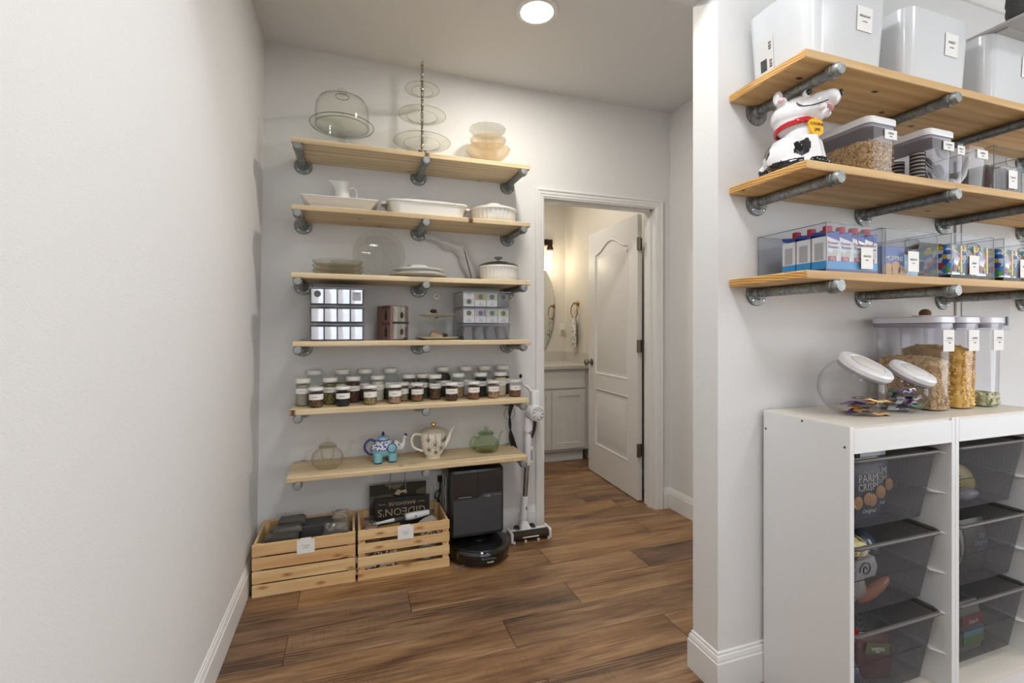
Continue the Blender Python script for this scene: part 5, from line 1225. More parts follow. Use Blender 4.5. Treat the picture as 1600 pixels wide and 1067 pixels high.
def food_box(nm, lab, cx, cy, w_, d, h, word, cat='food container', rad=.022, lid=True, zz=None, group=None, label_z=.82, lw=.056, lh=.030):
    zz = z0 if zz is None else zz
    t = thing(nm, lab, cat, (cx, cy, zz), 0, group)
    rs = [ring(rr(w_ - .016, d - .016, rad, 5), .001), ring(rr(w_ - .008, d - .008, rad, 5), h * .12), ring(rr(w_ - .004, d - .004, rad, 5), h * .9), ring(rr(w_, d, rad, 5), h * .93), ring(rr(w_, d, rad, 5), h)]
    M().loft(rs, True, not lid and False).build('container', CLEARP, t, smooth=True)
    if lid:
        l_ = M().loft([ring(rr(w_ + .004, d + .004, rad, 5), h), ring(rr(w_ + .006, d + .006, rad, 5), h + .004), ring(rr(w_ + .006, d + .006, rad, 5), h + .018), ring(rr(w_, d, rad, 5), h + .022)]).build('lid', LIDW, t, smooth=True)
        M().loft([ring(rr(w_ - .004, d - .004, rad, 5), h - .010), ring(rr(w_ - .004, d - .004, rad, 5), h)]).build('seal', mat('grey_seal', (156, 154, 166), .4), l_, smooth=True)
    if word:
        c_ = M().box(-lw / 2, lw / 2, -.0006, 0, -lh / 2, lh / 2).build('name_label', PAPER, t, (w_ / 2 - lw / 2 - .006, -d / 2 - .0008, h * label_z)); text(word, .008, INK, c_, (0, -.0012, .002 + lh * .06)); text('FRESH', .0045, INK, c_, (0, -.0012, -.006))
    return t
food_box('cereal_container', 'clear container of puffed cereal with white lid beside the dog jar', 1.600, 1.16, .132, .25, .163, 'CEREAL', group='clear food boxes with white lids')
CER = speck('puffed_cereal', [(186, 150, 98), (214, 182, 130), (150, 112, 68), (200, 168, 116)], 170, .7, 1.0, dist=.006)
t = tag(M().loft([ring(rr(.108, .225, .02, 5), .003), ring(rr(.118, .235, .02, 5), .09), ring(rr(.11, .20, .02, 5), .112), ring(rr(.06, .10, .02, 5), .124), ring(rr(.01, .02, .004, 5), .126)]).build('puffed_cereal', CER, None, (1.600, 1.16, z0 + .002), smooth=True, kind='stuff'), 'heap of puffed tan cereal inside the container beside the dog jar', 'cereal')
# loose grains on the heap and at the front pane give a broken outline
random.seed(4); mb = M()
for k in range(420):
    if k < 260: x, y, z = random.uniform(-.057, .057), -.1172, random.uniform(.006, .112 - .0)
    else: x, y = random.uniform(-.05, .05), random.uniform(-.1, .08); z = .112 + .014 * (1 - (x / .055) ** 2) * (1 - (y / .12) ** 2)
    mb.ball((x, y, z), .0042, .0042, .0026, 6, mtx=Matrix.Rotation(random.uniform(-1, 1), 3, 'Y') @ Matrix.Rotation(random.uniform(-1, 1), 3, 'X'))
tag(mb.build('cereal_grains', CER, None, (1.600, 1.16, z0 + .002), smooth=True, kind='stuff'), 'loose cereal grains against the front pane of the cereal container', 'cereal')
food_box('cookie_container', 'clear container of dark cookies with white lid, second from the dog jar', 1.885, 1.16, .135, .25, .163, 'COOKIES', group='clear food boxes with white lids')
CK = mat('dark_cookie', (42, 32, 30), .7, bump=(120, .6, .002)); CF = mat('cookie_filling', (220, 214, 204), .6)
def cookie(x, y, z, rot, lab):
    t = thing('sandwich_cookie', lab, 'cookie', (x, y, z), 0, 'dark sandwich cookies in the second container'); t.rotation_euler = rot
    M().lathe([(.020, -.006), (.022, -.005), (.022, -.002), (0, -.002)], seg=20).build('wafer', CK, t, smooth=True); M().lathe([(.022, .002), (.022, .005), (.020, .006), (0, .006)], seg=20).build('wafer', CK, t, smooth=True)
    M().lathe([(.020, -.002), (.020, .002)], seg=20).build('filling', CF, t, smooth=True)
for k in range(9): cookie(1.846, 1.085, z0 + .012 + .0125 * k, (0, 0, 0), '%s dark cookie up in the flat stack at the left front of the cookie box' % (NTH + ['ninth'])[k])
for k in range(8): cookie(1.846, 1.15, z0 + .012 + .0125 * k, (0, 0, 0), '%s dark cookie up in the flat stack further back in the cookie box' % (NTH + ['ninth'])[k])
cookie(1.895, 1.075, z0 + .034, (R(70), 0, R(20)), 'dark cookie tilted low at the front of the cookie box'); cookie(1.925, 1.068, z0 + .06, (R(80), R(10), R(-5)), 'dark cookie leaning at the right front of the cookie box')
cookie(1.898, 1.08, z0 + .088, (R(60), 0, R(10)), 'topmost tilted dark cookie at the front of the cookie box'); cookie(1.93, 1.10, z0 + .028, (R(75), 0, R(-15)), 'dark cookie low at the right side of the cookie box')
food_box('slim_container', 'slim clear empty container without lid right of the cookie box', 1.984, 1.10, .05, .13, .155, 'NUTS', lid=False, rad=.012, lw=.038)
food_box('scoop_container', 'clear square container with a white scoop inside', 2.078, 1.10, .12, .13, .155, 'CEREAL', lid=False, rad=.014, lw=.06)
t = thing('plastic_scoop', 'white plastic scoop standing in the square clear container', 'scoop', (2.078, 1.09, z0 + .005))
M().tube([(-.03, .0, .02), (.0, -.01, .055), (.026, -.014, .125)], [.010, .008, .006], 10, flat=1.6).build('handle', LIDW, t, smooth=True); M().ball((-.035, .01, .028), .018, .024, .022, 14).build('bowl', LIDW, t, smooth=True)
def clearbin(lab, cx, w_, zz, h, word, hx=0.0, d=.25, lab_on=True, cy=1.156):
    t = thing('clear_snack_bin', lab, 'storage bin', (cx, cy, zz), 0, 'clear bins with front handle holes')
    openbin(t, w_, d, h, glass('snack_bin_plastic', (246, 247, 249), (170, 172, 178), .35, .03), th=.0025, hole=(hx, h * .70, .036, .017))
    c_ = M().box(-.026, .026, -.0008, 0, -.033, .033).build('name_label', PAPER, t, (hx + .004, -d / 2 - .0012, h * .33)); text(word, .009, INK, c_, (0, -.0012, .006)); text('ENJOY', .0045, INK, c_, (0, -.0012, -.006))
    return t
clearbin('clear bin of film-wrapped bars at the right end of the middle shelf', 2.285, .25, z0, .165, 'TREATS', -.02)
for k in range(6):
    t = thing('wrapped_bar', '%s film-wrapped brown bar from the left in the treat bin' % NTH[k], 'bar', (2.185 + .036 * k, 1.15, z0 + .004), 0, 'film-wrapped bars in the treat bin')
    M().loft([ring(rr(.022, .20, .006), 0), ring(rr(.026, .20, .008), .02), ring(rr(.026, .20, .008), .085), ring(rr(.012, .18, .004), .105)]).build('wrapper', glass('bar_film', (214, 206, 198), (140, 130, 122), 2.0, .08, frost=.2, fcol=(196, 190, 184), pattern=(40, 1.2)), t, smooth=True)
    M().box(-.009, .009, -.09, .09, .004, .08).build('bar', [mat('bar_brown', (120, 84, 56), .7), mat('bar_tan', (170, 140, 104), .7), mat('bar_grey', (150, 146, 142), .7)][k % 3], t, bevel=.003)
# ================================================================ LOWER RIGHT SHELF
z0 = RZ[2]
clearbin('clear bin of protein drink cartons at the left of the lower shelf', 1.468, .242, z0, .150, 'SNACKS', .045)
CB = mat('carton_white', (232, 232, 232), .35); CBL = mat('carton_blue', (44, 66, 150), .35); CCY = mat('carton_cyan', (60, 150, 205), .35); CRD = mat('carton_red', (176, 36, 44), .35); CTA = mat('carton_tan', (206, 200, 186), .4); NAV = mat('carton_navy', (40, 44, 110), .35)
first_carton = None
def carton(x, y, lab):
    global first_carton
    if first_carton:
        t = copy_tree(first_carton); t.location = (x, y, z0 + .003); t['label'] = lab; return
    t = thing('drink_carton', lab, 'carton', (x, y, z0 + .003), 0, 'protein drink cartons'); first_carton = t
    w_, d = .054, .047; a, b = w_ / 2, d / 2
    M().box(-a, a, -b, b, 0, .108).build('carton_body', CB, t)
    mb = M().loft([[(-a, -b, .108), (a, -b, .100), (a, b, .108), (-a, b, .116)], [(-a, -b, .116), (a, -b, .126), (a, b, .133), (-a, b, .126)]]); mb.build('blue_top', CBL, t)
    M().prism([(-a, .108), (a, .096), (a, .112), (-a, .112)], -b - .0008, -b - .0001, 'XZ').build('blue_edge', CBL, t)
    c_ = M().lathe([(.0125, .118), (.0125, .142), (.011, .144), (0, .144)], (.008, 0, 0), 20, flute=.01, fn=1).build('screw_cap', CRD, t, smooth='auto')
    M().box(-a - .0008, a + .0008, -b - .0008, b + .0008, .0, .034).build('cyan_band', CCY, t); M().box(-a - .001, a + .001, -b - .001, b + .001, 0, .010).build('navy_band', NAV, t)
    M().box(-.020, .012, -b - .0018, -b - .001, .034, .048).build('red_box', CRD, t); text('30g', .013, PAPER, t, (-.004, -b - .0022, .0405))
    text('Premier', .0135, CRD, t, (0, -b - .0012, .088)); text('Protein', .0135, NAV, t, (.001, -b - .0012, .076))
    M().prism([(-.02, .05), (.02, .05), (.02, .066), (.006, .07), (-.006, .058), (-.02, .062)], -b - .0009, -b - .0002, 'XZ').build('milk_print', CTA, t)
    M().box(-a - .0012, -a - .0004, -.014, .014, .038, .09).build('nutrition_print', mat('grey_print', (176, 176, 176), .5), t)
cn = [('front-row protein carton at the left corner of the bin', 1.383, 1.062), ('second front-row protein carton from the left', 1.438, 1.062), ('third front-row protein carton from the left', 1.493, 1.062), ('front-row protein carton at the right end', 1.549, 1.062),
      ('protein carton in the second row, at the left side of the bin', 1.383, 1.115), ('protein carton in the third row, at the left side of the bin', 1.383, 1.168), ('protein carton standing in the second row, second from the left', 1.438, 1.115)]
for lb, x, y in cn: carton(x, y, lb)
clearbin('clear bin of snack boxes, second on the lower shelf', 1.728, .250, z0, .150, 'SNACKS', .0)
t = thing('muffin_box', 'blue snack box with muffin picture at the left of the second clear bin', 'snack box', (1.665, 1.10, z0 + .004))
M().box(-.055, .05, -.055, .05, 0, .092).build('box', mat('muffin_blue', (56, 88, 158), .4), t, bevel=.002)
text('MUFFINS', .021, PAPER, t, (.0, -.0558, .054))
for x, z, r_ in ((-.028, .018, .022), (.008, .022, .024), (.034, .014, .018)): M().lathe([(r_, 0), (r_ * .9, .0009), (0, .0009)], (x, -.0551, z), 20, mtx=Matrix.Rotation(R(90), 3, 'X')).build('muffin_print', mat('muffin_tan', (206, 154, 92), .5), t)
t = thing('bite_packet', 'pale blue snack packet at the right of the second clear bin', 'snack packet', (1.79, 1.10, z0 + .004)); t.rotation_euler = (0, 0, R(-4))
M().loft([ring(rr(.09, .05, .01), 0), ring(rr(.095, .055, .015), .03), ring(rr(.09, .03, .008), .07), ring(rr(.088, .006, .002), .082)]).build('packet', mat('pale_blue_packet', (150, 190, 214), .3, bump=(30, .5, .003)), t, smooth=True)
text('BITES', .018, mat('white_print', (238, 238, 238), .5), t, (0, -.0245, .048), rot=(R(80), 0, 0)); M().ball((-.02, -.024, .022), .018, .004, .012, 12).build('snack_print', mat('muffin_tan', (206, 154, 92), .5), t, smooth=True)
t = thing('dark_packet', 'small dark crumpled packet at the back of the second clear bin', 'packet', (1.79, 1.20, z0 + .004)); M().loft([ring(rr(.06, .04, .01), 0), ring(rr(.05, .04, .012), .06), ring(rr(.02, .02, .006), .115)]).build('packet', mat('olive_dark', (84, 82, 66), .3, bump=(30, 1, .006)), t, smooth=True)
clearbin('clear bin of fruit snack pouches, third on the lower shelf', 2.042, .232, z0, .155, 'FRUIT', .0)
clearbin('clear bin of fruit snack pouches at the right end of the lower shelf', 2.335, .232, z0, .155, 'FRUIT', .0)
PRN = speck('fruit_print', [(52, 92, 170), (226, 196, 70), (60, 150, 200), (206, 66, 60), (236, 236, 236), (48, 80, 160), (110, 170, 60), (225, 228, 232)], 62, .18, .3, coat=.4)
YST = mat('pouch_yellow', (226, 180, 56), .3)
k = 0
for bx, bn in ((2.042, 'third clear bin'), (2.335, 'rightmost clear bin')):
    for j in range(3):
        t = thing('fruit_snack_pouch', '%s colourful fruit snack pouch from the left in the %s' % (NTH[j], bn), 'pouch', (bx - .073 + .073 * j, 1.135, z0 + .004), R(random.uniform(-4, 4)), 'fruit snack pouches')
        rs = [ring(rr(.062, .012, .003), 0), ring(rr(.064, .19, .012), .018), ring(rr(.066, .20, .016), .07), ring(rr(.064, .18, .012), .115), ring(rr(.06, .01, .002), .138)]
        M().loft(rs).build('pouch', PRN, t, smooth=True)
        M().loft([ring(rr(.064, .014, .003), .0), ring(rr(.065, .192, .012), .014), ring(rr(.0645, .192, .012), .019)]).build('foil_edge', FOIL, t, smooth=True)
        M().loft([ring(rr(.065, .183, .012), .114), ring(rr(.061, .014, .002), .1385)]).build('foil_top', FOIL, t, smooth=True)
        M().box(.012, .020, -.1015, -.099, .02, .112).build('yellow_stripe', YST, t)
        text('Fruit', .018, PAPER, t, (-.008, -.1015, .068)); M().ball((-.014, -.1, .035), .010, .002, .012, 12).build('berry_print', CRD, t, smooth=True)
        M().ball((.004, -.1, .036), .008, .002, .008, 12).build('leaf_print', mat('lime_print', (160, 190, 60), .4), t, smooth=True)
# wall panel
t = thing('breaker_panel', 'pale grey flat breaker panel door on the wall behind the right shelves', 'electrical panel', (2.44, PY0, 1.235))
GP = mat('panel_grey', (214, 218, 222), .5)
M().box(0, .38, -.008, -.0005, 0, .72).build('frame', GP, t, bevel=.002); M().box(.03, .35, -.012, -.008, .03, .69).build('cover_door', GP, t, bevel=.002); M().box(.335, .347, -.017, -.012, .02, .06).build('latch', mat('latch_grey', (120, 116, 140), .4), t, bevel=.002)
# ================================================================ STORAGE FRAMES
FW = mat('frame_white', (228, 229, 229), .38); FT = mat('frame_warm_white', (226, 219, 206), .4)  # top colour is the frame white with warm reflected light mixed in
TZ = .955
def frame(x0, lab, screws):
    t = thing('storage_unit', lab, 'storage unit', (x0, .977, 0), 0, 'white storage frames with mesh drawers')
    W_, D_, s_ = .4765, .303, .018
    for x in (0, W_ - s_): M().box(x, x + s_, 0, D_, 0, TZ).build('side_panel', FW, t, bevel=.0015)
    M().box(s_, W_ - s_, .004, D_, TZ - .016, TZ - .001).build('top_board', FT, t)
    M().box(.001, W_ - .001, .0005, D_ - .001, TZ - .0005, TZ + .0006).build('top_warm_layer', FT, t)  # thin added layer carrying the warm reflected tint, no separate veneer
    M().box(s_, W_ - s_, 0, .016, TZ - .080, TZ - .010).build('front_fascia', FW, t, bevel=.001)
    M().box(s_, W_ - s_, -.0012, .0, TZ - .0795, TZ - .078).build('fascia_groove', mat('groove', (200, 200, 198), .5), t)
    M().box(s_, W_ - s_, .0, D_, .055, .07).build('bottom_board', FT, t); M().box(s_, W_ - s_, .006, .02, 0, .055).build('kick_board', FW, t)
    M().box(s_, W_ - s_, D_ - .012, D_ - .002, .5, .56).build('rear_brace', FW, t)
    for k in range(6):
        z = .836 - .1305 * k
        for side in (0, 1):
            xa, xb = (s_, s_ + .017) if side == 0 else (W_ - s_, W_ - s_ - .017)
            mb = M(); mb.loft([[(xa, .014, z), (xa, .034, z - .006), (xa, D_ - .02, z - .006), (xa, D_ - .02, z + .006), (xa, .022, z + .004)], [(xb, .052, z), (xb, .056, z - .004), (xb, D_ - .02, z - .004), (xb, D_ - .02, z + .004), (xb, .056, z + .003)]])
            mb.build('rail', FW, t)
    if screws:
        for y, z in ((.015, .893), (.153, .945), (.293, .893), (.15, .05)): M().lathe([(.0035, 0), (.0035, .0012), (0, .0014)], (0, y, z), 10, mtx=Matrix.Rotation(R(-90), 3, 'Y')).build('screw_cover', mat('screw_dark', (90, 92, 94), .4, .4), t)
    return t
frame(1.369, 'white storage frame with three grey mesh drawers, the left of two', True)
frame(1.8465, 'white storage frame with three grey mesh drawers, the right of two', False)
def meshmat():
    m, nt, b = newmat('mesh_fabric'); out = nt.nodes['Material Output']
    b.inputs['Base Color'].default_value = rgb(74, 74, 78); b.inputs['Roughness'].default_value = .6
    tc = N(nt, 'ShaderNodeTexCoord'); v = N(nt, 'ShaderNodeSeparateXYZ'); L(nt, tc.outputs['Object'], v.inputs[0])
    def saw(o, s_):
        a = N(nt, 'ShaderNodeMath', operation='MULTIPLY'); a.inputs[1].default_value = s_; L(nt, o, a.inputs[0])
        c_ = N(nt, 'ShaderNodeMath', operation='SINE'); L(nt, a.outputs[0], c_.inputs[0]); return c_.outputs[0]
    ad = N(nt, 'ShaderNodeMath', operation='ADD'); L(nt, v.outputs[0], ad.inputs[0]); L(nt, v.outputs[1], ad.inputs[1])
    a = saw(ad.outputs[0], 1150.0); c_ = saw(v.outputs[2], 1150.0)
    mx_ = N(nt, 'ShaderNodeMath', operation='MAXIMUM'); L(nt, a, mx_.inputs[0]); L(nt, c_, mx_.inputs[1])
    mr = N(nt, 'ShaderNodeMapRange'); mr.inputs['From Min'].default_value = -.6; mr.inputs['From Max'].default_value = .9; mr.inputs['To Min'].default_value = .20; mr.inputs['To Max'].default_value = .64
    L(nt, mx_.outputs[0], mr.inputs[0]); tr_ = N(nt, 'ShaderNodeBsdfTransparent'); ms = N(nt, 'ShaderNodeMixShader')
    L(nt, mr.outputs[0], ms.inputs[0]); L(nt, tr_.outputs[0], ms.inputs[1]); L(nt, b.outputs[0], ms.inputs[2]); L(nt, ms.outputs[0], out.inputs['Surface'])
    m['see_through'] = True; return m
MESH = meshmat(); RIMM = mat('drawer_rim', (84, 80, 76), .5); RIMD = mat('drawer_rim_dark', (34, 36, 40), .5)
DRW = {}
def drawer(cx, zr, lab):
    t = thing('mesh_drawer', lab, 'drawer', (cx, 1.128, zr - .222), 0, 'grey mesh drawers')
    w0, d0, w1, d1, h = .335, .21, .395, .268, .222
    parts = []
    if not DRW:
        n = 8
        DRW['a'] = M().loft([ring(rr(w0, d0, .03, 4), .004), ring(rr(w1 - .008, d1 - .008, .02, 4), h - .004)], False, False).build('mesh_walls', MESH, t, smooth=True).data
        DRW['b'] = M().loft([ring(rr(w0, d0, .03, 4), .003), ring(rr(w0, d0, .03, 4), .005)]).build('drawer_floor', MESH, t).data
        pr_ = rr(w1, d1, .02, 4)
        DRW['c'] = M().tube([(p[0], p[1], h - .004) for p in pr_] + [(pr_[0][0], pr_[0][1], h - .004)], .0068, 8, cap=False).build('rim', RIMM, t, smooth=True).data
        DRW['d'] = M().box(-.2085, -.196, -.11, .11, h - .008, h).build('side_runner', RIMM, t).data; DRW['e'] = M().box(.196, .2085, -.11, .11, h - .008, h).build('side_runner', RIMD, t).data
        DRW['f'] = M().box(-.16, .16, -.105, -.102, .10, .1015).build('seam', RIMD, t).data
    else:
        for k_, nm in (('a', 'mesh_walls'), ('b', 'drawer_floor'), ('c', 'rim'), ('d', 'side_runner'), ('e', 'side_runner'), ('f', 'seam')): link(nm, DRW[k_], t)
    return t
C1, C2 = 1.607, 2.0845
ZD = (.849, .588, .327)
for cx, sd in ((C1, 'left'), (C2, 'right')):
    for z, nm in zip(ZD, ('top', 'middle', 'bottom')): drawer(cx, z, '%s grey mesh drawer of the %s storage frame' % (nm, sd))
# contents
CRP = mat('crisp_bag_blue', (44, 54, 78), .35, coat=.1); LTR = mat('cream_lettering', (240, 238, 228), .5); CRSP = mat('crisp_tan', (206, 156, 104), .6, bump=(120, .8, .002)); SLV = mat('bag_silver', (196, 200, 204), .25, .7)
def crisp(x, y, rz, lab):
    t = thing('crisp_bag', lab, 'snack bag', (x, y, ZD[0] - .216), R(rz), 'navy crisp bags in the top left drawer')
    w_, h = .125, .205
    rs = [ring(rr(w_, .004, .001), 0), ring(rr(w_, .03, .012), .03), ring(rr(w_, .036, .014), h * .5), ring(rr(w_, .026, .010), h * .85), ring(rr(w_, .004, .001), h - .012)]
    M().loft(rs).build('bag_body', CRP, t, smooth=True); M().box(-w_ / 2, w_ / 2, -.0025, .0025, h - .013, h).build('silver_seal', SLV, t)
    text('Ten Acre', .009, LTR, t, (0, -.0165, .166), rot=(R(84), 0, 0)); text('PARM', .034, LTR, t, (0, -.0178, .145), rot=(R(86), 0, 0)); text('CRISPS', .031, LTR, t, (0, -.0186, .118), rot=(R(88), 0, 0))
    for q, (dx, dz) in enumerate(((-.006, .083), (.012, .078), (.048, .10), (-.05, .075))):
        M().lathe([(.019, 0), (.020, .003), (.017, .005), (0, .004)], (dx, -.0185, dz), 18, mtx=Matrix.Rotation(R(90), 3, 'X')).build('crisp_picture', CRSP, t, smooth=True)
    text('Original', .019, LTR, t, (.005, -.0172, .044), rot=(R(96), 0, 0)); text('cheesy crisps', .008, mat('teal_ink', (90, 140, 170), .5), t, (.005, -.0155, .026), rot=(R(98), 0, 0))
    return t
crisp(1.513, 1.040, 0, 'navy parmesan crisp bag at the left of the top left drawer'); crisp(1.612, 1.078, 2, 'navy parmesan crisp bag behind the other, in the top left drawer')
def lump(nm, lab, cat, x, y, z, rx, ry, rz_, m, rot=(0, 0, 0), sd=1, amp=.12, par=None, grp=None, n=20):
    random.seed(sd); mb = M().ball((0, 0, 0), rx, ry, rz_, n)
    mb.v = [tuple(Vector(p) * (1 + amp * mn.noise(Vector(p) * 30 + Vector((sd, 0, 0))))) for p in mb.v]
    return tag(mb.build(nm, m, None, (x, y, z), rot, smooth=True), lab, cat, grp)
PCN = speck('popcorn_print', [(226, 214, 150), (244, 240, 220), (190, 160, 90), (90, 96, 60), (236, 226, 170), (120, 90, 50)], 55, .3, .3, coat=.3)
lump('popcorn_bag', 'clear bag of yellow popcorn at the left of the middle left drawer', 'snack bag', 1.50, 1.10, .548, .078, .075, .032, PCN, (R(8), 0, 0), 3, .10)
lump('film_packet', 'clear crinkled packet beside the popcorn in the middle left drawer', 'packet', 1.60, 1.13, .530, .055, .07, .045, mat('crinkled_film', (96, 104, 116), .15, .5, bump=(40, 1, .006)), (0, 0, 0), 5, .2)
lump('onion_net', 'pale rounded bag pressed to the front of the middle left drawer', 'bag', 1.490, 1.07, .43, .062, .040, .050, mat('pale_bag', (178, 172, 164), .3, bump=(50, .8, .004)), (0, 0, 0), 6, .15)
t = thing('swirl_packet', 'black and white swirl-printed packet in the middle left drawer', 'packet', (1.535, 1.055, .455), R(3))
M().loft([ring(rr(.10, .02, .006), 0), ring(rr(.11, .03, .01), .03), ring(rr(.09, .02, .006), .06)]).build('packet', mat('print_white', (206, 206, 208), .3), t, smooth=True)
mb = M()
for k in range(26): a = k * .42; 
sp = [(-.01 + (.004 + .0011 * k) * math.cos(k * .42), -.0158, .032 + (.004 + .0009 * k) * math.sin(k * .42)) for k in range(24)]; M().tube(sp, .0017, 6).build('swirl_print', BLACK, t, smooth=True)
lump('orange_packet', 'long orange-brown packet leaning in the middle left drawer', 'packet', 1.575, 1.05, .410, .075, .018, .020, mat('orange_brown', (178, 112, 72), .3), (0, R(-22), 0), 8, .1)
lump('red_packet', 'red packet at the left of the bottom left drawer', 'packet', 1.475, 1.08, .285, .040, .06, .022, mat('red_film', (150, 34, 24), .2), (0, 0, 0), 9, .15)
t = thing('chip_bag', 'dark red snack bag with a green label in the bottom left drawer', 'snack bag', (1.575, 1.065, .115), R(2)); t.rotation_euler = (R(-6), R(12), 0)
M().loft([ring(rr(.17, .006, .002), 0), ring(rr(.175, .05, .02), .04), ring(rr(.17, .04, .016), .10), ring(rr(.165, .006, .002), .14)]).build('bag_body', mat('maroon_film', (96, 40, 44), .25, bump=(25, .6, .004)), t, smooth=True)
M().prism([(-.06, .085), (.05, .085), (.06, .115), (-.05, .12)], -.026, -.0245, 'XZ').build('label_band', mat('olive_label', (104, 112, 56), .4), t); text('veggies', .022, LTR, t, (0, -.0265, .101), rot=(R(84), 0, 0))
lump('film_packet', 'crinkled grey packet at the bottom left of the bottom left drawer', 'packet', 1.47, 1.06, .16, .04, .04, .05, mat('crinkled_film', (96, 104, 116), .15, .5), (0, 0, 0), 12, .2)
t = thing('snack_tub', 'white tub with green lid band at the left of the top right drawer', 'tub', (1.965, 1.075, ZD[0] - .216))
M().lathe([(.036, 0), (.038, .004), (.038, .12), (0, .12)], seg=28).build('tub', mat('tub_white', (206, 208, 208), .4), t, smooth=True); M().lathe([(.0385, .118), (.0395, .12), (.0395, .148), (0, .15)], seg=28).build('lid', mat('sage_green', (150, 176, 140), .4), t, smooth=True)
mb = M()
for k in range(7): mb.box(-.02, .02, -.0392, -.0384, .02 + .013 * k, .024 + .013 * k)
mb.build('printed_lines', mat('dark_print', (70, 70, 72), .6), t, kind='stuff')
lump('yellow_snack_bag', 'yellow snack bag leaning in the top right drawer', 'snack bag', 2.07, 1.085, .705, .085, .022, .048, mat('dull_yellow', (196, 176, 96), .35, bump=(20, .5, .004)), (0, R(24), 0), 14, .1)
t = lump('clear_pouch', 'small clear pouch low in the top right drawer', 'pouch', 2.045, 1.05, .662, .05, .02, .02, mat('grey_pouch', (150, 150, 160), .2), (0, 0, 0), 15, .15)
t = thing('bread_bag', 'bagged loaf with red letters at the left of the middle right drawer', 'bread', (1.965, 1.08, ZD[1] - .216))
mb = M().ball((0, 0, .105), .055, .05, .10, 22); mb.v = [tuple(Vector(p) + Vector((0, 0, .006 * mn.noise(Vector(p) * 40)))) for p in mb.v]; mb.build('loaf', mat('loaf_film', (108, 100, 96), .2, bump=(20, .6, .004)), t, smooth=True)
M().ball((.062, .0, .105), .022, .03, .085, 16).build('pale_band', mat('pale_band', (176, 170, 164), .3), t, smooth=True)
for k, s_ in enumerate(('S', 'A', 'V', 'E')): text(s_, .030, mat('red_letter', (190, 60, 60), .5), t, (-.016, -.0495 + .002 * abs(k - 1.5), .148 - .026 * k), rot=(R(90), R(90), 0))
t = thing('dark_snack_bag', 'dark bag with pale blue lettering in the middle right drawer', 'snack bag', (2.10, 1.07, ZD[1] - .216))
M().loft([ring(rr(.14, .006, .002), 0), ring(rr(.145, .045, .018), .05), ring(rr(.14, .04, .016), .13), ring(rr(.135, .006, .002), .19)]).build('bag_body', mat('charcoal_green', (62, 66, 58), .3), t, smooth=True)
BLU = mat('pale_blue_letter', (150, 166, 200), .5); text('Big', .026, BLU, t, (.025, -.0225, .135)); text('Dipper', .026, BLU, t, (.02, -.0228, .110)); text('SEA SALT', .010, BLU, t, (.02, -.0228, .085))
lump('green_packet', 'dark green packet on top at the back of the middle right drawer', 'packet', 2.06, 1.14, .545, .07, .04, .022, mat('deep_green', (36, 56, 32), .3), (0, R(8), 0), 21, .15)
t = thing('snack_tub', 'slim green and white tub at the left of the bottom right drawer', 'tub', (1.945, 1.07, ZD[2] - .216)); M().lathe([(.026, 0), (.028, .006), (.028, .15), (0, .15)], seg=24).build('tub', mat('tub_white', (206, 208, 208), .4), t, smooth=True); M().lathe([(.0285, .03), (.0285, .075)], seg=24).build('green_band', mat('leaf_green', (90, 130, 70), .4), t, smooth=True); M().lathe([(.0285, .148), (.029, .15), (.029, .165), (0, .167)], seg=24).build('lid', LIDW, t, smooth=True)
t = thing('trail_mix_bag', 'snack pouch with a red band and blue-green print in the bottom right drawer', 'snack bag', (2.06, 1.065, ZD[2] - .216))
M().loft([ring(rr(.13, .03, .008), 0), ring(rr(.135, .05, .018), .04), ring(rr(.13, .04, .016), .12), ring(rr(.125, .008, .003), .165)]).build('bag_body', mat('pouch_grey', (120, 122, 118), .3, bump=(24, .5, .003)), t, smooth=True)
M().box(-.06, .06, -.0265, -.0225, .095, .128).build('red_band', mat('brick_red', (140, 56, 60), .4), t); text('Snack', .022, LTR, t, (0, -.0272, .108)); M().box(-.055, .055, -.0272, -.0235, .03, .06).build('green_print', mat('leaf_green', (90, 130, 70), .4), t); M().box(-.055, .055, -.0272, -.0235, .06, .085).build('blue_print', mat('aqua_print', (110, 160, 180), .4), t)
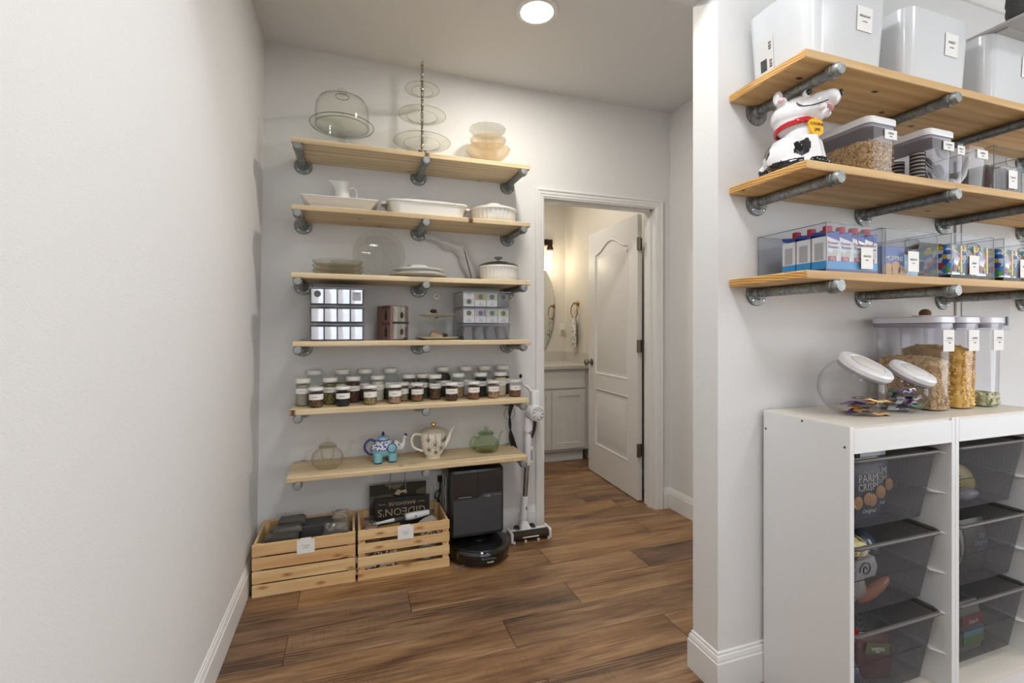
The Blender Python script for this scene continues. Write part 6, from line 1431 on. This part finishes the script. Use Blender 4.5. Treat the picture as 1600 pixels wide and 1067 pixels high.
# ================================================================ ON TOP OF THE FRAMES
z0 = TZ + .0008
def globe_jar(x, y, r_, lab, rz):
    t = thing('globe_jar', lab, 'jar', (x, y, z0), R(rz), 'slanted globe jars with white lids')
    cut = math.cos(R(52)); prof = [(0, .002)]; zc = r_ * .92
    ax = Matrix.Rotation(R(30), 3, 'Y')           # the mouth leans towards local +x
    n = 26; ths = [R(52) + (R(158) - R(52)) * i / n for i in range(n + 1)]
    # sphere cut by the tilted mouth plane at the top and flattened at the foot
    seg = 48; rings = []
    for i in range(n + 1):
        q = []
        for k in range(seg):
            a = 2 * math.pi * k / seg; p = Vector((math.sin(ths[i]) * math.cos(a), math.sin(ths[i]) * math.sin(a), math.cos(ths[i]))) * r_
            p = ax @ p; p.z = max(p.z + zc, .001); q.append(tuple(p))
        rings.append(q)
    b_ = M().loft(rings, False, True).build('globe', JARG2, t, smooth=True)
    mr_ = math.sin(R(52)) * r_; mz = math.cos(R(52)) * r_
    def T_(u, v): return u, v
    mm = ax
    c0 = Vector((0, 0, zc))
    nk = M().lathe([(mr_, mz - .002), (mr_ * .96, mz + .004), (mr_ * .96, mz + .016)], tuple(c0), 48, mtx=mm).build('neck', JARG2, t, smooth=True)
    M().lathe([(mr_ * .975, mz + .003), (mr_ * .975, mz + .012)], tuple(c0), 48, mtx=mm).build('seal', mat('grey_seal', (156, 154, 166), .4), t, smooth=True)
    l_ = M().lathe([(mr_ * 1.02, mz + .011), (mr_ * 1.06, mz + .014), (mr_ * 1.06, mz + .026), (mr_ * .98, mz + .032), (mr_ * .70, mz + .034), (mr_ * .68, mz + .032), (0, mz + .032)], tuple(c0), 56, mtx=mm).build('lid', LIDW, t, smooth=True)
    M().lathe([(mr_ * .60, mz + .0325), (mr_ * .60, mz + .0345), (mr_ * .55, mz + .036), (0, mz + .036)], tuple(c0), 48, mtx=mm).build('push_button', mat('button_white', (232, 226, 222), .3), l_, smooth=True)
    return t
JARG2 = glass('globe_plastic', (253, 253, 254), (160, 162, 168), 1.2)
J1, J2 = (1.597, 1.135), (1.788, 1.105)
globe_jar(J1[0], J1[1], .098, 'larger slanted globe jar with white lid, at the left on the white frame', -78)
globe_jar(J2[0], J2[1], .082, 'smaller slanted globe jar with white lid, right of the larger one', -78)
def wraps(cx, cy, cols, n, spread, zb, nm, grp, names):
    for k in range(n):
        c_ = cols[k % len(cols)]; a = random.uniform(-.5, .5); 
        mb = M(); pts = []
        w_, d = random.uniform(.05, .085) * spread, random.uniform(.014, .022)
        rs = []
        for i in range(7):
            u = -1 + 2 * i / 6; z = .003 * math.sin(u * 4 + k); hw = d * (1 if abs(u) < .8 else 1.15)
            rs.append([(u * w_ / 2, -hw / 2, z), (u * w_ / 2, hw / 2, z + .002 * math.sin(k * 3 + i)), (u * w_ / 2, hw / 2, z + (.006 if abs(u) < .75 else .0012)), (u * w_ / 2, -hw / 2, z + (.006 if abs(u) < .75 else .0012))])
        o = mb.loft(rs).build(nm, c_, None, (cx + random.uniform(-.02, .02) * spread, cy + random.uniform(-.045, .025) * spread, zb + .0038 * k), (R(random.uniform(-12, 12)), R(random.uniform(-9, 9)), a), smooth=True)
        tag(o, names(k, c_), 'wrapper', grp)
TANW = mat('tan_wrapper', (186, 142, 82), .3); PURW = mat('purple_wrapper', (112, 54, 140), .25, coat=.3); DKW = mat('dark_wrapper', (66, 54, 60), .25, coat=.3); GLDW = mat('gold_wrapper', (218, 164, 62), .25, coat=.3)
random.seed(9)
cn_ = {'tan_wrapper': 'tan', 'purple_wrapper': 'purple', 'dark_wrapper': 'dark', 'gold_wrapper': 'gold', 'silver_wrapper': 'silver', 'navy_wrapper': 'navy', 'white_wrapper': 'white', 'green_wrapper': 'green'}
wraps(J1[0] + .01, J1[1] - .01, [TANW, DKW, PURW, TANW, DKW, GLDW], 14, 1.35, z0 + .006, 'tea_wrapper', 'bar wrappers in the larger globe jar', lambda k, m: '%s bar wrapper in the pile at the bottom of the larger globe jar' % cn_[m.name])
SLW = mat('silver_wrapper', (190, 192, 200), .18, .6, bump=(60, .8, .004)); NVW = mat('navy_wrapper', (40, 46, 70), .2, coat=.3); WHW = mat('white_wrapper', (218, 218, 222), .25, coat=.3); GRW = mat('green_wrapper', (70, 130, 86), .25)
wraps(J2[0], J2[1], [SLW, NVW, WHW, SLW, NVW, GRW, SLW, PURW, WHW, SLW], 20, .95, z0 + .006, 'sweet_wrapper', 'sweets in the smaller globe jar', lambda k, m: '%s sweet wrapper in the pile in the smaller globe jar' % cn_[m.name])
def tall_box(cx, w_, lab, fill, cm_, d=.215, cy=1.157, h=.305, grains=0, gsize=.006):
    t = thing('tall_container', lab, 'food container', (cx, cy, z0), 0, 'tall clear containers with white lids')
    r_ = .026
    rs = [ring(rr(w_ - .018, d - .018, r_, 6), .001), ring(rr(w_ - .012, d - .012, r_, 6), .01), ring(rr(w_ - .006, d - .006, r_, 6), h * .9), ring(rr(w_ + .004, d + .004, r_, 6), h * .97), ring(rr(w_ + .004, d + .004, r_, 6), h)]
    M().loft(rs, True, False).build('container', CLEARP, t, smooth=True)
    M().loft([ring(rr(w_ + .001, d + .001, r_, 6), h - .017), ring(rr(w_ + .001, d + .001, r_, 6), h - .002)]).build('seal', mat('grey_seal', (156, 154, 166), .4), t, smooth=True)
    l_ = M().loft([ring(rr(w_ + .006, d + .006, r_, 6), h), ring(rr(w_ + .010, d + .010, r_, 6), h + .002), ring(rr(w_ + .008, d + .008, r_, 6), h + .020), ring(rr(w_ + .002, d + .002, r_, 6), h + .023)]).build('lid', mat('lid_lilac', (222, 222, 232), .25), t, smooth=True)
    M().lathe([(.028, h + .022), (.028, h + .026), (.025, h + .028), (0, h + .028)], (0, -d * .15, 0), 28).build('push_button', LIDW, l_, smooth=True)
    c_ = M().box(-.029, .029, -.0008, 0, -.037, .037).build('name_label', PAPER, t, (w_ / 2 - .042, -d / 2 - .0005, h * .80)); text('CEREAL', .009, INK, c_, (.004, -.0014, .008)); M().box(-.02, .022, -.0012, -.0008, -.001, 0).build('rule', INK, c_); text('FRESH', .005, INK, c_, (.004, -.0014, -.008))
    if fill:
        iw, idd = w_ - .022, d - .022
        o = M().loft([ring(rr(iw, idd, r_ * .8, 5), .004), ring(rr(iw + .004, idd + .004, r_ * .8, 5), h * fill * .94), ring(rr(iw * .7, idd * .7, .01, 5), h * fill)]).build('cereal_fill', cm_[0], None, (cx, cy, z0 + .001), smooth=True)
        tag(o, cm_[1] + ' filling ' + cm_[2], 'cereal', kind='stuff')
        if grains:
            random.seed(int(cx * 100)); mb = M()
            for k in range(grains):
                side = random.random()
                z = random.uniform(.01, h * fill * .93)
                if side < .45: x, y = random.uniform(-iw / 2 + .01, iw / 2 - .01), -idd / 2 - .001
                elif side < .9: x, y = -iw / 2 - .001, random.uniform(-idd / 2 + .01, idd / 2 - .02)
                else: x, y, z = random.uniform(-iw / 3, iw / 3), random.uniform(-idd / 3, idd / 3), h * fill
                mb.ball((x, y, z), gsize, gsize, gsize * .7, 6, mtx=Matrix.Rotation(random.uniform(-1.5, 1.5), 3, 'Y') @ Matrix.Rotation(random.uniform(-1.5, 1.5), 3, 'X'))
            tag(mb.build('cereal_pieces', cm_[0], None, (cx, cy, z0 + .001), smooth=True, kind='stuff'), cm_[3], 'cereal')
TC1 = speck('oat_squares', [(204, 172, 128), (222, 192, 150), (180, 146, 104), (214, 184, 140)], 75, .7, .8); TC2 = speck('corn_puffs', [(226, 178, 84), (240, 200, 112), (206, 152, 62), (234, 190, 98)], 62, .6, .9); TC3 = speck('green_peas', [(150, 156, 104), (206, 204, 168), (110, 122, 72), (190, 188, 150)], 62, .6, .9)
tall_box(1.937, .100, 'tall clear container of tan oat squares, leftmost of the three', .60, (TC1, 'tan oat squares', 'the leftmost tall container', 'loose tan oat squares against the panes of the leftmost tall container'), grains=520, gsize=.0052)
tall_box(2.073, .104, 'tall clear container of yellow corn puffs, middle of the three', .72, (TC2, 'yellow corn puffs', 'the middle tall container', 'loose yellow puffs against the panes of the middle tall container'), grains=420, gsize=.0072)
tall_box(2.215, .104, 'tall clear container with a little green snack mix, rightmost of the three', .17, (TC3, 'green snack mix', 'the bottom of the rightmost tall container', 'loose green pieces against the panes of the rightmost tall container'), grains=120, gsize=.0075)
t = thing('wooden_ball', 'small round brown wooden ball resting on the middle tall container', 'ball', (2.085, 1.21, z0 + .305 + .030))
t.location = (2.085, 1.20, z0 + .304 + .040)
M().ball((0, 0, 0), .019, .019, .017, 20).build('ball', mat('brown_wood_ball', (120, 84, 56), .6, bump=(40, .5, .003)), t, smooth=True)
